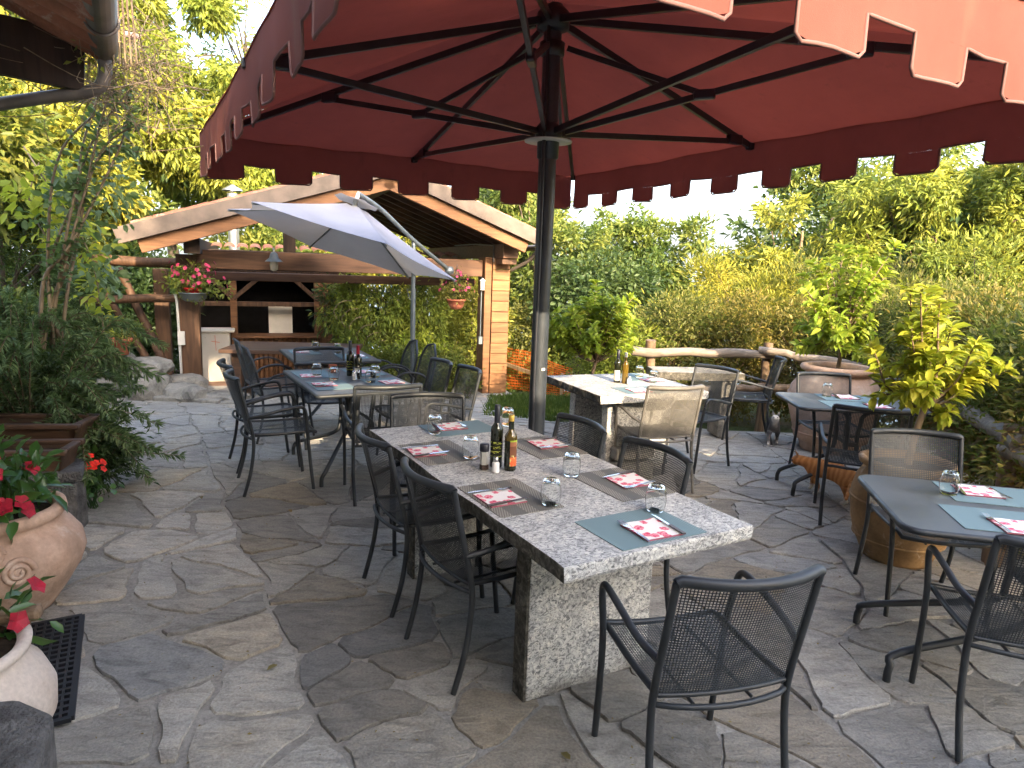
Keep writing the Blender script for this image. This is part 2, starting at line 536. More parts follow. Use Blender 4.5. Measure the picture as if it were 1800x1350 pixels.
t = NT("earth", 0.95, 0.1)
geo = t.N.new("ShaderNodeNewGeometry"); wv = geo.outputs["Position"]
n1 = t.noise(wv, 0.35, 6, 0.65); n2 = t.noise(wv, 25, 5, 0.7)
c = t.ramp(n1, [(0.35, (0.045, 0.075, 0.02)), (0.52, (0.085, 0.105, 0.035)), (0.65, (0.17, 0.135, 0.08))])
c = t.mix(c, t.ramp(n2, [(0.3, (0.55, 0.55, 0.55)), (0.7, (1.3, 1.3, 1.3))]), 0.8, 'MULTIPLY')
t.color(c); t.bump(n2, 0.8, 0.05)
t = NT("path_earth", 0.95, 0.1)
geo = t.N.new("ShaderNodeNewGeometry"); wv = geo.outputs["Position"]
n2 = t.noise(wv, 18, 5, 0.7)
t.color(t.ramp(n2, [(0.3, (0.19, 0.15, 0.11)), (0.7, (0.38, 0.32, 0.24))])); t.bump(n2, 0.7, 0.03)
t = NT("lake_water", 0.12, 0.5)
n1 = t.noise(t.coord(), 0.06, 3)
t.color((0.07, 0.13, 0.17)); t.bump(n1, 0.1, 1.0)
t = NT("mountain_forest", 0.95, 0.1)
n1 = t.noise(t.coord(), 0.004, 7, 0.65)
t.color(t.ramp(n1, [(0.35, (0.05, 0.075, 0.04)), (0.65, (0.12, 0.13, 0.09))])); t.bump(n1, 0.6, 60)

# leaves
leafmat("leaf_bright", (0.105, 0.145, 0.022), (0.23, 0.245, 0.038), (0.38, 0.345, 0.055), trans=(0.38, 0.40, 0.05))
leafmat("leaf_lemon", (0.15, 0.23, 0.025), (0.30, 0.37, 0.04), (0.46, 0.46, 0.07), trans=(0.55, 0.60, 0.06), tw=0.42)
leafmat("leaf_mid", (0.055, 0.090, 0.020), (0.125, 0.155, 0.032), (0.23, 0.225, 0.048))
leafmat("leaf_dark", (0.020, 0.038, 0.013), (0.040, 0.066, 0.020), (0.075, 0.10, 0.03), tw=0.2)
leafmat("leaf_blue", (0.085, 0.13, 0.06), (0.155, 0.215, 0.095), (0.24, 0.30, 0.13), tw=0.25)
leafmat("leaf_dry", (0.10, 0.075, 0.028), (0.19, 0.135, 0.05), (0.25, 0.20, 0.07), trans=(0.35, 0.24, 0.06))
leafmat("leaf_hedge", (0.07, 0.078, 0.02), (0.15, 0.135, 0.034), (0.27, 0.215, 0.055))
leafmat("grass_blade", (0.05, 0.095, 0.02), (0.09, 0.16, 0.032), (0.16, 0.21, 0.06))
leafmat("leaf_gloss", (0.022, 0.075, 0.018), (0.042, 0.115, 0.026), (0.085, 0.175, 0.045), tw=0.22, rough=0.32, spec=0.5)
M = MATS

# ------------------------------------------------------------------ terrain
def gz(x, y):
    return -0.1 * max(0.0, y - 7.0)


def terrain(x, y):
    z = gz(0, min(y, 12.5)) - 0.06
    drop = 0.0
    if y > 12.5: drop += 0.22 * (y - 12.5)
    if x > 4.6: drop += 0.16 * (x - 4.6) * (1 if y > 0 else 0)
    if x < -6 and y > 4: drop -= 0.10 * min(8, -6 - x)
    z -= drop
    z += 0.05 * math.sin(x * 1.3 + y) * (1 if abs(x) > 5 or y > 12.5 else 0)
    return max(z, -62.0)


xs = [-900, -400, -150, -60, -30, -20] + [-15 + 0.75 * i for i in range(41)] + [20, 30, 60, 150, 400, 900]
ys = [-300, -80, -30, -15] + [-9 + 0.75 * i for i in range(50)] + [34, 45, 70, 120, 200, 300, 420]
vs = [(x, y, terrain(x, y)) for y in ys for x in xs]
nx_ = len(xs)
fs = [(j * nx_ + i, j * nx_ + i + 1, (j + 1) * nx_ + i + 1, (j + 1) * nx_ + i) for j in range(len(ys) - 1) for i in range(nx_ - 1)]
o = MB().add(vs, fs, True).build("ground", M["earth"])
tag(o, kind="structure")
o = MB().add([(-9000, 150, -60), (9000, 150, -60), (9000, 7750, -60), (-9000, 7750, -60)], [(0, 1, 2, 3)]).build("lake_water", M["lake_water"])
tag(o, kind="structure")
mb = MB()
NX, NY = 90, 14
vs = []
for j in range(NY):
    for i in range(NX):
        x = -6000 + 12000 * i / (NX - 1); y = 4200 + 3400 * j / (NY - 1)
        prof = math.sin(PI * min(1, j / (NY - 1) * 1.05)) if j < NY - 1 else 0
        ridge = 330 + 190 * math.sin(x * 0.0011 + 1.0) + 120 * math.sin(x * 0.0027 + 2.2) + 55 * math.sin(x * 0.0071) + 30 * math.sin(x * 0.017 + y * 0.01)
        vs.append((x, y, -64 + prof * ridge + (20 * math.sin(x * 0.02 + j * 2.1) if 0 < j < NY - 1 else 0)))
mb.add(vs, [(j * NX + i, j * NX + i + 1, (j + 1) * NX + i + 1, (j + 1) * NX + i) for j in range(NY - 1) for i in range(NX - 1)], True)
tag(mb.build("mountains", M["mountain_forest"]), kind="structure")

# ------------------------------------------------------------------ crazy paving
def area(p):
    return 0.5 * sum(p[i][0] * p[(i + 1) % len(p)][1] - p[(i + 1) % len(p)][0] * p[i][1] for i in range(len(p)))


def clip(poly, px, py, nx, ny):
    """keep the side where (q-p).n >= 0"""
    out = []
    for i in range(len(poly)):
        a = poly[i]; b = poly[(i + 1) % len(poly)]
        da = (a[0] - px) * nx + (a[1] - py) * ny; db = (b[0] - px) * nx + (b[1] - py) * ny
        if da >= 0: out.append(a)
        if (da >= 0) != (db >= 0):
            t_ = da / (da - db)
            out.append((a[0] + (b[0] - a[0]) * t_, a[1] + (b[1] - a[1]) * t_))
    return out


def centroid(p):
    A = area(p); cx = cy = 0
    for i in range(len(p)):
        x0, y0 = p[i]; x1, y1 = p[(i + 1) % len(p)]; k = x0 * y1 - x1 * y0
        cx += (x0 + x1) * k; cy += (y0 + y1) * k
    return cx / (6 * A), cy / (6 * A)


prs = random.Random(23)


def split(poly, out, lo, hi, jit):
    A = area(poly)
    if A < 1e-4: return
    if A < prs.uniform(lo, hi):
        out.append(poly); return
    c = centroid(poly)
    P = np.array(poly) - np.array(c)
    w_, V = np.linalg.eigh(P.T @ P)
    ax = V[:, 1]
    ang = math.atan2(ax[1], ax[0]) + prs.gauss(0, jit)
    off = prs.uniform(-0.22, 0.22) * math.sqrt(w_[1] / len(poly)) * 1.4
    q = (c[0] + ax[0] * off, c[1] + ax[1] * off)
    n = (math.cos(ang), math.sin(ang))
    split(clip(poly, q[0], q[1], n[0], n[1]), out, lo, hi, jit)
    split(clip(poly, q[0], q[1], -n[0], -n[1]), out, lo, hi, jit)


def inset(poly, d):
    out = poly; m = len(poly)
    for i in range(m):
        a = poly[i]; b = poly[(i + 1) % m]
        ex, ey = b[0] - a[0], b[1] - a[1]; L = math.hypot(ex, ey)
        if L < 1e-6: continue
        nx, ny = -ey / L, ex / L
        out = clip(out, a[0] + nx * d, a[1] + ny * d, nx, ny)
        if len(out) < 3: return []
    return out


def warp(x, y):
    """bends the joints, the same for both stones along a joint"""
    dx = 0.026 * math.sin(2.9 * x + 1.7 * y + 1.0) + 0.017 * math.sin(6.1 * y - 4.3 * x) + 0.012 * math.sin(15.0 * y + 9.0 * x)
    dy = 0.026 * math.sin(3.3 * y - 2.1 * x + 0.4) + 0.017 * math.sin(5.7 * x + 4.9 * y) + 0.012 * math.sin(14.0 * x - 11.0 * y)
    return x + dx, y + dy


def roughen(poly, amp, rd, cut=0.16):
    """round the corners and make the edges uneven"""
    out = []; m = len(poly)
    for i in range(m):
        a = Vector(poly[i - 1]); b = Vector(poly[i]); c = Vector(poly[(i + 1) % m])
        k1 = rd.uniform(0.4, 1.0) * cut; k2 = rd.uniform(0.4, 1.0) * cut
        out.append(b + (a - b) * min(k1, 0.05 / max(0.05, (a - b).length)))
        out.append(b + (c - b) * min(k2, 0.05 / max(0.05, (c - b).length)))
        L = (c - b).length
        n = int(L / 0.07)
        for j in range(1, n + 1):
            p = b.lerp(c, j / (n + 1))
            nn = Vector((-(c - b).y, (c - b).x)).normalized()
            out.append(p + nn * rd.uniform(-amp, amp))
    return [warp(p.x, p.y) for p in out]


outline = [(-3.3, 0.3), (3.4, 0.3), (4.3, 3.0), (4.6, 7.2), (3.4, 9.4), (0.6, 11.6), (-4.9, 12.2), (-5.6, 9.2), (-4.6, 5.5)]
e_dir = (-0.5, 0.866)
p0 = (-1.57, 3.81)
left_part = clip(outline, p0[0], p0[1], -0.866, -0.5)
right_part = clip(outline, p0[0], p0[1], 0.866, 0.5)
lp, rp = [], []
split(left_part, lp, 0.10, 0.36, 0.34)
split(right_part, rp, 0.08, 0.36, 0.42)
stones = []
for q in lp: stones.append((q, 'L'))
for q in rp: stones.append((q, 'R'))


def on_patio(c):
    x, y = c
    if y > 7.75 - 0.1 * x and x > -0.25 and (x - 0.1) * 0.5 + (y - 8.0) > 0.05: return False   # lawn
    if y > 8.15 and x > 1.2: return False
    return True


kept = []
for q, side in stones:
    c = centroid(q)
    if not on_patio(c): continue
    kept.append((math.hypot(c[0], c[1]), q, side, c))
kept.sort(key=lambda s: s[0])
patio = empty("patio_paving", (0, 0, 0)); tag(patio, kind="structure")
# bed of mortar under the stones
gx = [-5.8 + 0.4 * i for i in range(28)]; gy = [-2.0 + 0.4 * i for i in range(37)]
mb = MB()
vs = [(x, y, gz(x, y) - 0.011) for y in gy for x in gx]
fs = []
for j in range(len(gy) - 1):
    for i in range(len(gx) - 1):
        cx, cy = gx[i] + 0.2, gy[j] + 0.2
        if on_patio((cx, cy)) and cx < 4.4 and cx > -5.4 - (0 if cy > 5 else -0.9):
            fs.append((j * 28 + i, j * 28 + i + 1, (j + 1) * 28 + i + 1, (j + 1) * 28 + i))
mb.add(vs, fs)
mb.build("mortar_bed", M["mortar"], patio)
srd = random.Random(5)
far = MB()
for idx, (d, q, side, c) in enumerate(kept):
    gap = srd.uniform(0.010, 0.022) if side == 'L' else srd.uniform(0.005, 0.012)
    p = inset(q, gap)
    if len(p) < 3 or area(p) < 0.006: continue
    p = roughen(p, 0.009, srd)
    c = warp(*c)
    pi = [(c[0] + (a - c[0]) * 0.985, c[1] + (b - c[1]) * 0.985) for a, b in p]
    tx, ty, dz = srd.gauss(0, 0.004), srd.gauss(0, 0.004), srd.uniform(-0.003, 0.005)
    n = len(p)
    f_ = lambda x, y: gz(x, y) + dz + (x - c[0]) * tx + (y - c[1]) * ty
    vs = [(x, y, f_(x, y)) for x, y in pi] + [(x, y, f_(x, y) - 0.007) for x, y in p] + [(x, y, f_(x, y) - 0.045) for x, y in p]
    fs = [tuple(range(n))] + [(i, n + i, n + (i + 1) % n, (i + 1) % n) for i in range(n)] + [(n + i, 2 * n + i, 2 * n + (i + 1) % n, n + (i + 1) % n) for i in range(n)]
    if idx < 300:
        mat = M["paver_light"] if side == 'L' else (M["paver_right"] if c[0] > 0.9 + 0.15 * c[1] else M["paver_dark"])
        o = MB().add(vs, fs).build("paving_stone", mat, patio)
    else:
        far.add(vs, fs)
if far.v:
    tag(far.build("far_paving_stones", M["paver_right"], patio), kind="stuff")

# ------------------------------------------------------------------ house on the left: only the end of its eave shows
HOUSE = empty("house", (-2.98, 4.86, -0.71), R(30), "house end with tiled eave, rafters and metal gutter above the planters", "house")
HOUSE.scale = (1.42, 1.42, 1.42)
mb = MB()
mb.box((-2.75, -6.0, 1.3), (4.3, 12.0, 2.6)); mb.build("wall", M["plaster"], HOUSE)
mb = MB()
sl = math.atan2(2.2, 4.6)
for s in (1,):
    mb.add([(0.02, 0.12, 2.74), (-4.7, 0.12, 4.9), (-4.7, -12.2, 4.9), (0.02, -12.2, 2.74), (0.02, 0.12, 2.78), (-4.7, 0.12, 4.95), (-4.7, -12.2, 4.95), (0.02, -12.2, 2.78)],
           [(0, 1, 2, 3), (7, 6, 5, 4), (0, 4, 5, 1), (1, 5, 6, 2), (2, 6, 7, 3), (3, 7, 4, 0)])
roof = mb.build("roof", M["roof_tile"], HOUSE)
for k in range(16):                                   # the hollow tiles seen from below, each a long channel to the eave
    y = 0.02 - 0.21 * k
    mb = MB(); vs = []; fs = []
    for i, x in enumerate((0.06, -2.2)):
        z = 2.70 + (-x) * 0.46
        for a in range(7):
            an = PI * a / 6
            vs.append((x, y + 0.088 * math.cos(an), z - 0.075 * math.sin(an) + 0.02))
    fs = [(a, a + 1, 7 + a + 1, 7 + a) for a in range(6)]
    mb.add(vs, fs, True)
    vs2 = [(v[0], y + (v[1] - y) * 0.86, v[2] + 0.012) for v in vs]
    mb.add(vs2, [(b, a, d_, c_) for a, b, c_, d_ in fs], True)
    mb.add([vs[i] for i in range(7)] + [vs2[i] for i in range(7)], [(i, i + 1, 7 + i + 1, 7 + i) for i in range(6)])
    mb.build("tile", M["roof_tile"], roof)
for k in range(5):
    y = -0.02 - 0.62 * k
    mb = MB(); mb.bar((-0.42, y, 2.78), (-1.9, y, 3.45), 0.09, 0.10)
    mb.build("rafter", M["wood_dark"], HOUSE)
mb = MB(); mb.bar((0.0, 0.06, 2.60), (-1.5, 0.06, 2.72), 0.05, 0.26); mb.build("gable_board", M["wood_dark"], HOUSE)
mb = MB(); vs = []; n = 10                               # half-round gutter
for y in (0.10, -6.0):
    for a in range(n + 1):
        an = PI * a / n
        vs.append((0.085 + 0.062 * math.cos(an), y, 2.69 - 0.072 * math.sin(an)))
    for a in range(n + 1):
        an = PI * (n - a) / n
        vs.append((0.085 + 0.056 * math.cos(an), y, 2.69 - 0.066 * math.sin(an)))
m2 = 2 * (n + 1)
mb.add(vs, [(a, (a + 1) % m2, m2 + (a + 1) % m2, m2 + a) for a in range(m2)] + [tuple(range(m2 - 1, -1, -1))], True)
g = mb.build("gutter", M["gutter_metal"], HOUSE)
for y in (-0.45, -1.6):
    mb = MB(); mb.tube([(0.085 + 0.068 * math.cos(PI * a / 8), y, 2.69 - 0.078 * math.sin(PI * a / 8)) for a in range(9)], 0.007, 6)
    mb.build("gutter_bracket", M["gutter_metal"], g)
mb = MB()
mb.tube(catmull([(0.085, 0.03, 2.63), (0.08, 0.03, 2.54), (0.02, 0.05, 2.475), (-0.2, 0.10, 2.42), (-0.42, 0.13, 2.35), (-0.47, 0.14, 2.28), (-0.47, 0.14, 2.0), (-0.47, 0.14, 0.1)], 6), 0.030, 12)
mb.build("downpipe", M["gutter_metal"], HOUSE)

# unseen building blocks added behind the viewer to shade the terrace
wing = empty("shade_building", (0, 0, 0), 0, "unseen plastered two-storey block added behind the terrace to cast its shade", "house")
mb = MB(); mb.box((-4.1, -7.2, 3.0), (12.2, 7.0, 6.0)); mb.box((4.25, -7.2, 2.2), (4.5, 7.0, 4.4)); mb.build("wall", M["plaster"], wing)
mb = MB(); mb.poly([(-4.1, 0), (4.1, 0), (0, 1.5)], -10.6, 2.0, M=Matrix(((0, 0, 1, 0), (1, 0, 0, -7.2), (0, 1, 0, 6.0), (0, 0, 0, 1))))
mb.poly([(-4.0, 0), (4.0, 0), (0, 1.2)], 2.02, 6.8, M=Matrix(((0, 0, 1, 0), (1, 0, 0, -7.2), (0, 1, 0, 4.4), (0, 0, 0, 1))))
mb.build("roof", M["roof_tile"], wing)

# ------------------------------------------------------------------ pavilion
PV = empty("wooden_pavilion", (-0.36, 11.2, -0.42), R(21), "open timber pavilion with gabled roof behind the white parasol", "pavilion")
PVM = Matrix.Translation((-0.36, 11.2, -0.42)) @ Matrix.Rotation(R(21), 4, 'Z')


def pv(u, v, z):
    return tuple(PVM @ Vector((u, v, z)))


mb = MB(); mb.box((-2.4, 2.1, -0.08), (5.4, 4.6, 0.2)); mb.build("floor", simple("pavilion_floor", (0.17, 0.095, 0.06), 0.75, 0.3, var=0.35, scale=3, bump=0.3), PV)
# right pillar: timber core with horizontal boards on the front and right
mb = MB(); mb.box((-0.135, 0.06, 1.13), (0.115, 0.36, 2.28)); mb.build("post", M["wood_orange"], PV, bevel=0.008)
prd = random.Random(3)
for k in range(13):
    hgt = 0.172
    mb = MB(); mb.box((0.08 + prd.uniform(-0.003, 0.003), 0.04 + prd.uniform(-0.004, 0.004), 0.0 + hgt * (k + 0.5) + 0.02), (0.295, 0.36, hgt - 0.008))
    mb.build("cladding_board", M["wood_pillar"], PV, bevel=0.004)
mb = MB(); mb.box((0.0, 0.02, -0.01), (0.62, 0.6, 0.1)); mb.build("pillar_base", M["rock"], PV, bevel=0.01)
mb = MB(); mb.box((-4.56, 0.08, 1.05), (0.27, 0.26, 2.2)); mb.build("post", M["wood_brown"], PV, bevel=0.012)
mb = MB(); mb.box((-4.99, 0.85, 0.95), (0.2, 0.2, 1.95)); mb.build("post", M["wood_brown"], PV, bevel=0.012)
mb = MB(); mb.box((-2.32, 0.06, 2.09), (4.22, 0.20, 0.265)); mb.build("front_beam", M["wood_beam"], PV, bevel=0.01)
mb = MB(); mb.box((-2.3, 0.8, 1.84), (4.4, 0.16, 0.13)); mb.build("inner_beam", M["wood_beam"], PV, bevel=0.01)
mb = MB(); mb.box((-2.3, 1.5, 2.17), (4.5, 0.18, 0.16)); mb.build("rear_beam", M["wood_dark"], PV, bevel=0.01)
for k in range(22):                                      # tile ends of the low grill roof
    mb = MB(); vs = []
    for y in (1.36, 1.9):
        for a_ in range(6):
            an = PI * a_ / 5
            vs.append((-4.45 + 0.2 * k + 0.085 * math.cos(an), y, 2.26 + 0.05 * math.sin(an) + (y - 1.36) * 0.12))
    mb.add(vs, [(a_, a_ + 1, 6 + a_ + 1, 6 + a_) for a_ in range(5)], True); mb.build("roof_tile", M["roof_tile"], PV)
mb = MB(); mb.box((0.10, 2.0, 2.37), (0.25, 5.0, 0.22)); mb.build("side_plate", M["wood_beam"], PV, bevel=0.01)
mb = MB(); mb.box((0.10, -0.20, 2.21), (0.24, 0.5, 0.09)); mb.build("corbel", M["wood_brown"], PV, bevel=0.01)
mb = MB(); mb.box((-4.45, 2.0, 2.26), (0.2, 5.0, 0.21)); mb.build("side_plate", M["wood_dark"], PV, bevel=0.01)
mb = MB(); mb.box((-3.18, 0.10, 2.53), (0.17, 0.16, 0.60)); mb.build("king_post", M["wood_dark"], PV, bevel=0.01)
PK = (-1.87, 3.42); EL = (-5.22, 2.35); ER = (0.44, 2.55)
for (ea, nm) in ((EL, 0), (ER, 1)):
    d = Vector((ea[0] - PK[0], 0, ea[1] - PK[1])).normalized(); up = Vector((-d.z, 0, d.x))
    if up.z < 0: up = -up
    A = Vector((PK[0], 0, PK[1])); B = Vector((ea[0], 0, ea[1]))
    mb = MB()
    mb.add([tuple(q + up * h_ + Vector((0, v_, 0))) for v_ in (-0.86, 5.2 if nm else -0.25) for h_ in (-0.03, 0.03) for q in (A, B)],
           [(0, 1, 3, 2), (4, 6, 7, 5), (0, 4, 5, 1), (2, 3, 7, 6), (1, 5, 7, 3), (0, 2, 6, 4)])
    rf = mb.build("roof", M["wood_dark"], PV)
    mb = MB(); mb.bar(A + Vector((0, -0.9, 0)), B + d * 0.05 + Vector((0, -0.9, 0)), 0.05, 0.20, up=tuple(up)); mb.build("verge_board", M["fascia"], PV, bevel=0.006)
    mb = MB(); mb.bar(A - up * 0.185 + Vector((0, -0.78, 0)), B - up * 0.185 - d * 0.15 + Vector((0, -0.78, 0)), 0.1, 0.165, up=tuple(up)); mb.build("barge_rafter", M["wood_orange"], PV, bevel=0.006)
    for k in range(10 if nm else 1):
        v_ = -0.35 + 0.55 * k
        mb = MB(); mb.bar(A - up * 0.115 + Vector((0, v_, 0)), B - up * 0.115 - d * 0.1 + Vector((0, v_, 0)), 0.09, 0.15, up=tuple(up)); mb.build("rafter", M["wood_beam"], PV)
    nb = int((B - A).length / 0.16)
    for k in range(nb):
        q = A + d * (0.16 * (k + 0.5))
        mb = MB(); mb.bar(q - up * 0.042 + Vector((0, -0.8, 0)), q - up * 0.042 + Vector((0, 5.1 if nm else -0.3, 0)), 0.152, 0.02, up=tuple(up)); mb.build("ceiling_board", M["wood_old"], rf)
    nt = int((B - A).length / 0.3)
    for k in range(nt):
        q = A + d * (0.3 * k + 0.02); q2 = A + d * (0.3 * k + 0.36)
        vs = []
        for qq, rr_, lift in ((q, 0.085, 0.05), (q2, 0.1, 0.03)):
            for a in range(6):
                an = PI * a / 5
                vs.append(tuple(qq + Vector((0, -0.78 + rr_ * math.cos(an), 0)) + up * (lift + 0.03 + rr_ * 0.8 * math.sin(an))))
        mb = MB(); mb.add(vs, [(a, a + 1, 6 + a + 1, 6 + a) for a in range(5)], True); mb.build("roof_tile", M["roof_tile"], rf)
mb = MB(); mb.bar((PK[0], -0.8, PK[1] - 0.16), (PK[0], 5.0, PK[1] - 0.16), 0.14, 0.2); mb.build("ridge_beam", M["wood_brown"], PV)
mb = MB(); mb.tube([(0.52, -0.9, 2.44), (0.52, 5, 2.44)], 0.05, 8); mb.build("gutter", M["gutter_metal"], PV)
mb = MB(); mb.tube([(0.52, -0.6, 2.40), (0.42, -0.4, 2.22), (0.27, -0.1, 2.08)], 0.03, 8); mb.build("downpipe", M["gutter_metal"], PV)
mb = MB(); mb.tube([(-0.07, -0.16, 2.2), (-0.07, -0.16, 2.46), (-0.05, 0.9, 2.5), (-0.05, 2.2, 2.5)], 0.012, 6); mb.build("conduit", M["gutter_metal"], PV)
# grill room inside: posts, braces, counter with half-log front
def bars(name, mat, lst, bev=0.006):
    for a, b, w_, h_ in lst:
        mb = MB(); mb.bar(a, b, w_, h_, up=(0, 1, 0)); mb.build(name, mat, PV, bevel=bev)
bars("inner_post", M["wood_orange"], [((-4.03, 2.2, 0), (-4.03, 2.2, 1.78), 0.11, 0.12), ((-2.62, 2.2, 0), (-2.62, 2.2, 1.85), 0.11, 0.12)])
bars("knee_brace", M["wood_brown"], [((-4.03, 2.16, 1.42), (-4.4, 2.16, 1.78), 0.07, 0.07), ((-4.03, 2.16, 1.42), (-3.62, 2.16, 1.78), 0.07, 0.07), ((-2.62, 2.16, 1.42), (-3.02, 2.16, 1.78), 0.07, 0.07)])
bars("lintel", M["wood_brown"], [((-4.7, 2.24, 1.33), (-2.2, 2.24, 1.33), 0.08, 0.10), ((-4.7, 2.2, 1.85), (-2.1, 2.2, 1.85), 0.13, 0.14)])
mb = MB(); mb.box((-3.3, 2.25, 0.765), (1.40, 0.5, 0.045)); mb.build("counter", M["wood_orange"], PV, bevel=0.006)
for k in range(17):
    mb = MB(); mb.tube([(-3.93 + 0.082 * k, 2.12, 0.0), (-3.93 + 0.082 * k, 2.12, 0.735)], 0.039, 8); mb.build("half_log", M["wood_orange"], PV)
for k in range(5):
    mb = MB(); mb.box((-2.51 + 0.105 * k, 2.18, 0.92), (0.098, 0.03, 1.80)); mb.build("wall_plank", M["wood_orange"], PV, bevel=0.004)
mb = MB(); mb.box((-3.4, 3.3, 1.0), (2.7, 0.1, 2.0)); mb.box((-4.75, 2.75, 1.0), (0.1, 1.2, 1.9)); mb.box((-2.05, 2.75, 1.0), (0.08, 1.2, 1.9)); mb.box((-3.4, 2.75, 1.97), (2.75, 1.2, 0.06)); mb.build("grill_room_wall", M["interior_shade"], PV)
mb = MB(); mb.box((-3.25, 2.5, 1.03), (0.41, 0.03, 0.50)); mb.build("white_shutter", M["white_board"], PV, bevel=0.004)
mb = MB(); mb.box((-4.33, 2.0, 0.44), (0.46, 0.4, 0.84)); mb.box((-4.3, 2.0, 0.89), (0.56, 0.46, 0.05)); mb.build("plaster_block", M["plaster"], PV, bevel=0.02)
mb = MB()
mb.bar((-4.33 - 0.06, 1.796, 0.72), (-4.33 + 0.07, 1.796, 0.70), 0.010, 0.010); mb.bar((-4.33, 1.795, 0.82), (-4.32, 1.795, 0.56), 0.010, 0.010)
mb.build("painted_cross", M["terracotta_red"], PV)
for k, (a, b, r_) in enumerate([((-5.55, 0.85, 1.9), (-4.82, 0.45, 0.2), 0.055), ((-5.85, 0.95, 1.7), (-5.05, 0.7, 0.25), 0.055), ((-5.95, 0.35, 1.46), (-4.66, 0.28, 1.52), 0.06), ((-5.0, 0.25, 0.75), (-4.75, 0.1, 0.15), 0.055), ((-6.0, 0.5, 2.02), (-4.5, 0.3, 2.02), 0.075)]):
    pa = Vector(a); pb = Vector(b)
    pts = [pa.lerp(pb, i / 6) + Vector((prd.uniform(-.015, .015), prd.uniform(-.015, .015), prd.uniform(-.015, .015))) for i in range(7)]
    mb = MB(); mb.tube(pts, [r_ * prd.uniform(0.9, 1.1) for _ in pts], 9); mb.build("log_brace", M["wood_brown"], PV)
mb = MB(); mb.tube([(-4.69, -0.07, 0.2), (-4.69, -0.07, 0.75), (-4.70, -0.07, 1.5), (-4.72, -0.07, 1.6)], 0.018, 8); mb.box((-4.665, -0.08, 0.98), (0.09, 0.05, 0.19)); mb.build("electric_conduit", M["white_plastic"], PV)
mb = MB(); mb.tube([(-0.25, -0.13, 0.95), (-0.25, -0.13, 1.75)], 0.010, 8); mb.box((-0.25, -0.13, 0.93), (0.06, 0.05, 0.12)); mb.build("electric_conduit", M["grey_metal"], PV)

# stove pipe behind the front beam
sp_ = empty("stove_pipe", pv(-4.03, 4.0, 1.6), 0, "shiny steel stove pipe rising through the open gable of the pavilion", "chimney")
mb = MB(); mb.tube([(0, 0, 0), (0, 0, 1.75)], 0.10, 16); mb.build("pipe", M["zinc"], sp_)
for z in (0.55, 1.15):
    mb = MB(); mb.lathe([(0.10, -0.02), (0.108, -0.015), (0.108, 0.015), (0.10, 0.02)], 16, (0, 0, z)); mb.build("pipe_band", M["zinc"], sp_)
mb = MB(); mb.lathe([(0.19, 0), (0.19, 0.02), (0.02, 0.12)], 16, (0, 0, 1.80)); mb.build("cap", M["zinc"], sp_)

# wall lamp on the beam
wlm = empty("wall_lamp", pv(-3.41, -0.10, 2.12), R(21), "grey metal barn lamp with glass globe fixed on the front beam", "lamp")
mb = MB(); mb.tube(catmull([(0, 0.06, 0.05), (0, -0.02, 0.14), (0, -0.12, 0.14), (0, -0.14, 0.08)], 5), 0.016, 8); mb.build("arm", M["grey_metal"], wlm)
mb = MB(); mb.lathe([(0.02, 0.1), (0.05, 0.08), (0.065, 0.02), (0.12, -0.03), (0.125, -0.035), (0.11, -0.035), (0.05, 0.0)], 20, (0, -0.14, 0)); mb.build("lamp_shade", M["grey_metal"], wlm)
gl = NT("lamp_glass", 0.15, 0.5); gl.color((0.6, 0.55, 0.42)); gl.b.inputs["Transmission Weight"].default_value = 0.5
mb = MB(); mb.lathe([(0.055, -0.03), (0.06, -0.08), (0.055, -0.14), (0.03, -0.165), (0.001, -0.17)], 16, (0, -0.14, 0)); mb.build("glass_globe", M["lamp_glass"], wlm)
ln = empty("wall_lantern", pv(-0.25, -0.16, 1.80), R(21), "small white lantern fixed on the boarded pavilion pillar", "lamp")
mb = MB(); mb.lathe([(0.0, 0.14), (0.05, 0.1), (0.05, 0.09), (0.04, 0.09), (0.03, -0.04), (0.04, -0.05), (0.0, -0.06)], 6, (0, -0.02, 0), smooth=False); mb.build("lantern_body", M["white_plastic"], ln)
mb = MB(); mb.bar((0, -0.02, 0.12), (0, 0.08, 0.16), 0.015, 0.015); mb.build("bracket", M["dark_metal"], ln)

# ------------------------------------------------------------------ big red parasol
PA, PB = 1.82, 2.46
Z_RIM, Z_TOP = 2.68, 3.30
RP = empty("red_parasol", (0.175, 4.45, 0), R(28.9), "huge brick-red parasol with scalloped valance above the granite table", "parasol")


def rim_side(i, n):
    cs = [(-PA, -PB), (PA, -PB), (PA, PB), (-PA, PB)]
    a = Vector(cs[i]); b = Vector(cs[(i + 1) % 4])
    return [a.lerp(b, k / n) for k in range(n + 1)]


mb = MB()
NR = 12
for i in range(4):
    n = 28
    pts = rim_side(i, n)
    vs = []
    for j in range(NR + 1):
        t_ = j / NR
        for k, p in enumerate(pts):
            s = k / n
            sag = 0.035 * math.sin(2 * PI * s) ** 2 * math.sin(PI * t_ * 0.9)        # cloth hangs between the ribs
            pucker = 0.012 * math.sin(s * 40 + i) * max(0, t_ - 0.75) * 2
            z = Z_TOP + (Z_RIM - Z_TOP) * (t_ ** 1.06) - sag + pucker
            bow = 1.0 - 0.018 * math.sin(PI * s) * t_
            vs.append((p.x * t_ * bow * 1.006, p.y * t_ * bow * 1.006, z))
    m = n + 1
    mb.add(vs, [(j * m + k, (j + 1) * m + k, (j + 1) * m + k + 1, j * m + k + 1) for j in range(NR) for k in range(n)], True)
mb.build("canopy", M["red_canvas"], RP)
VAL, NOTCH = 0.345, 0.125
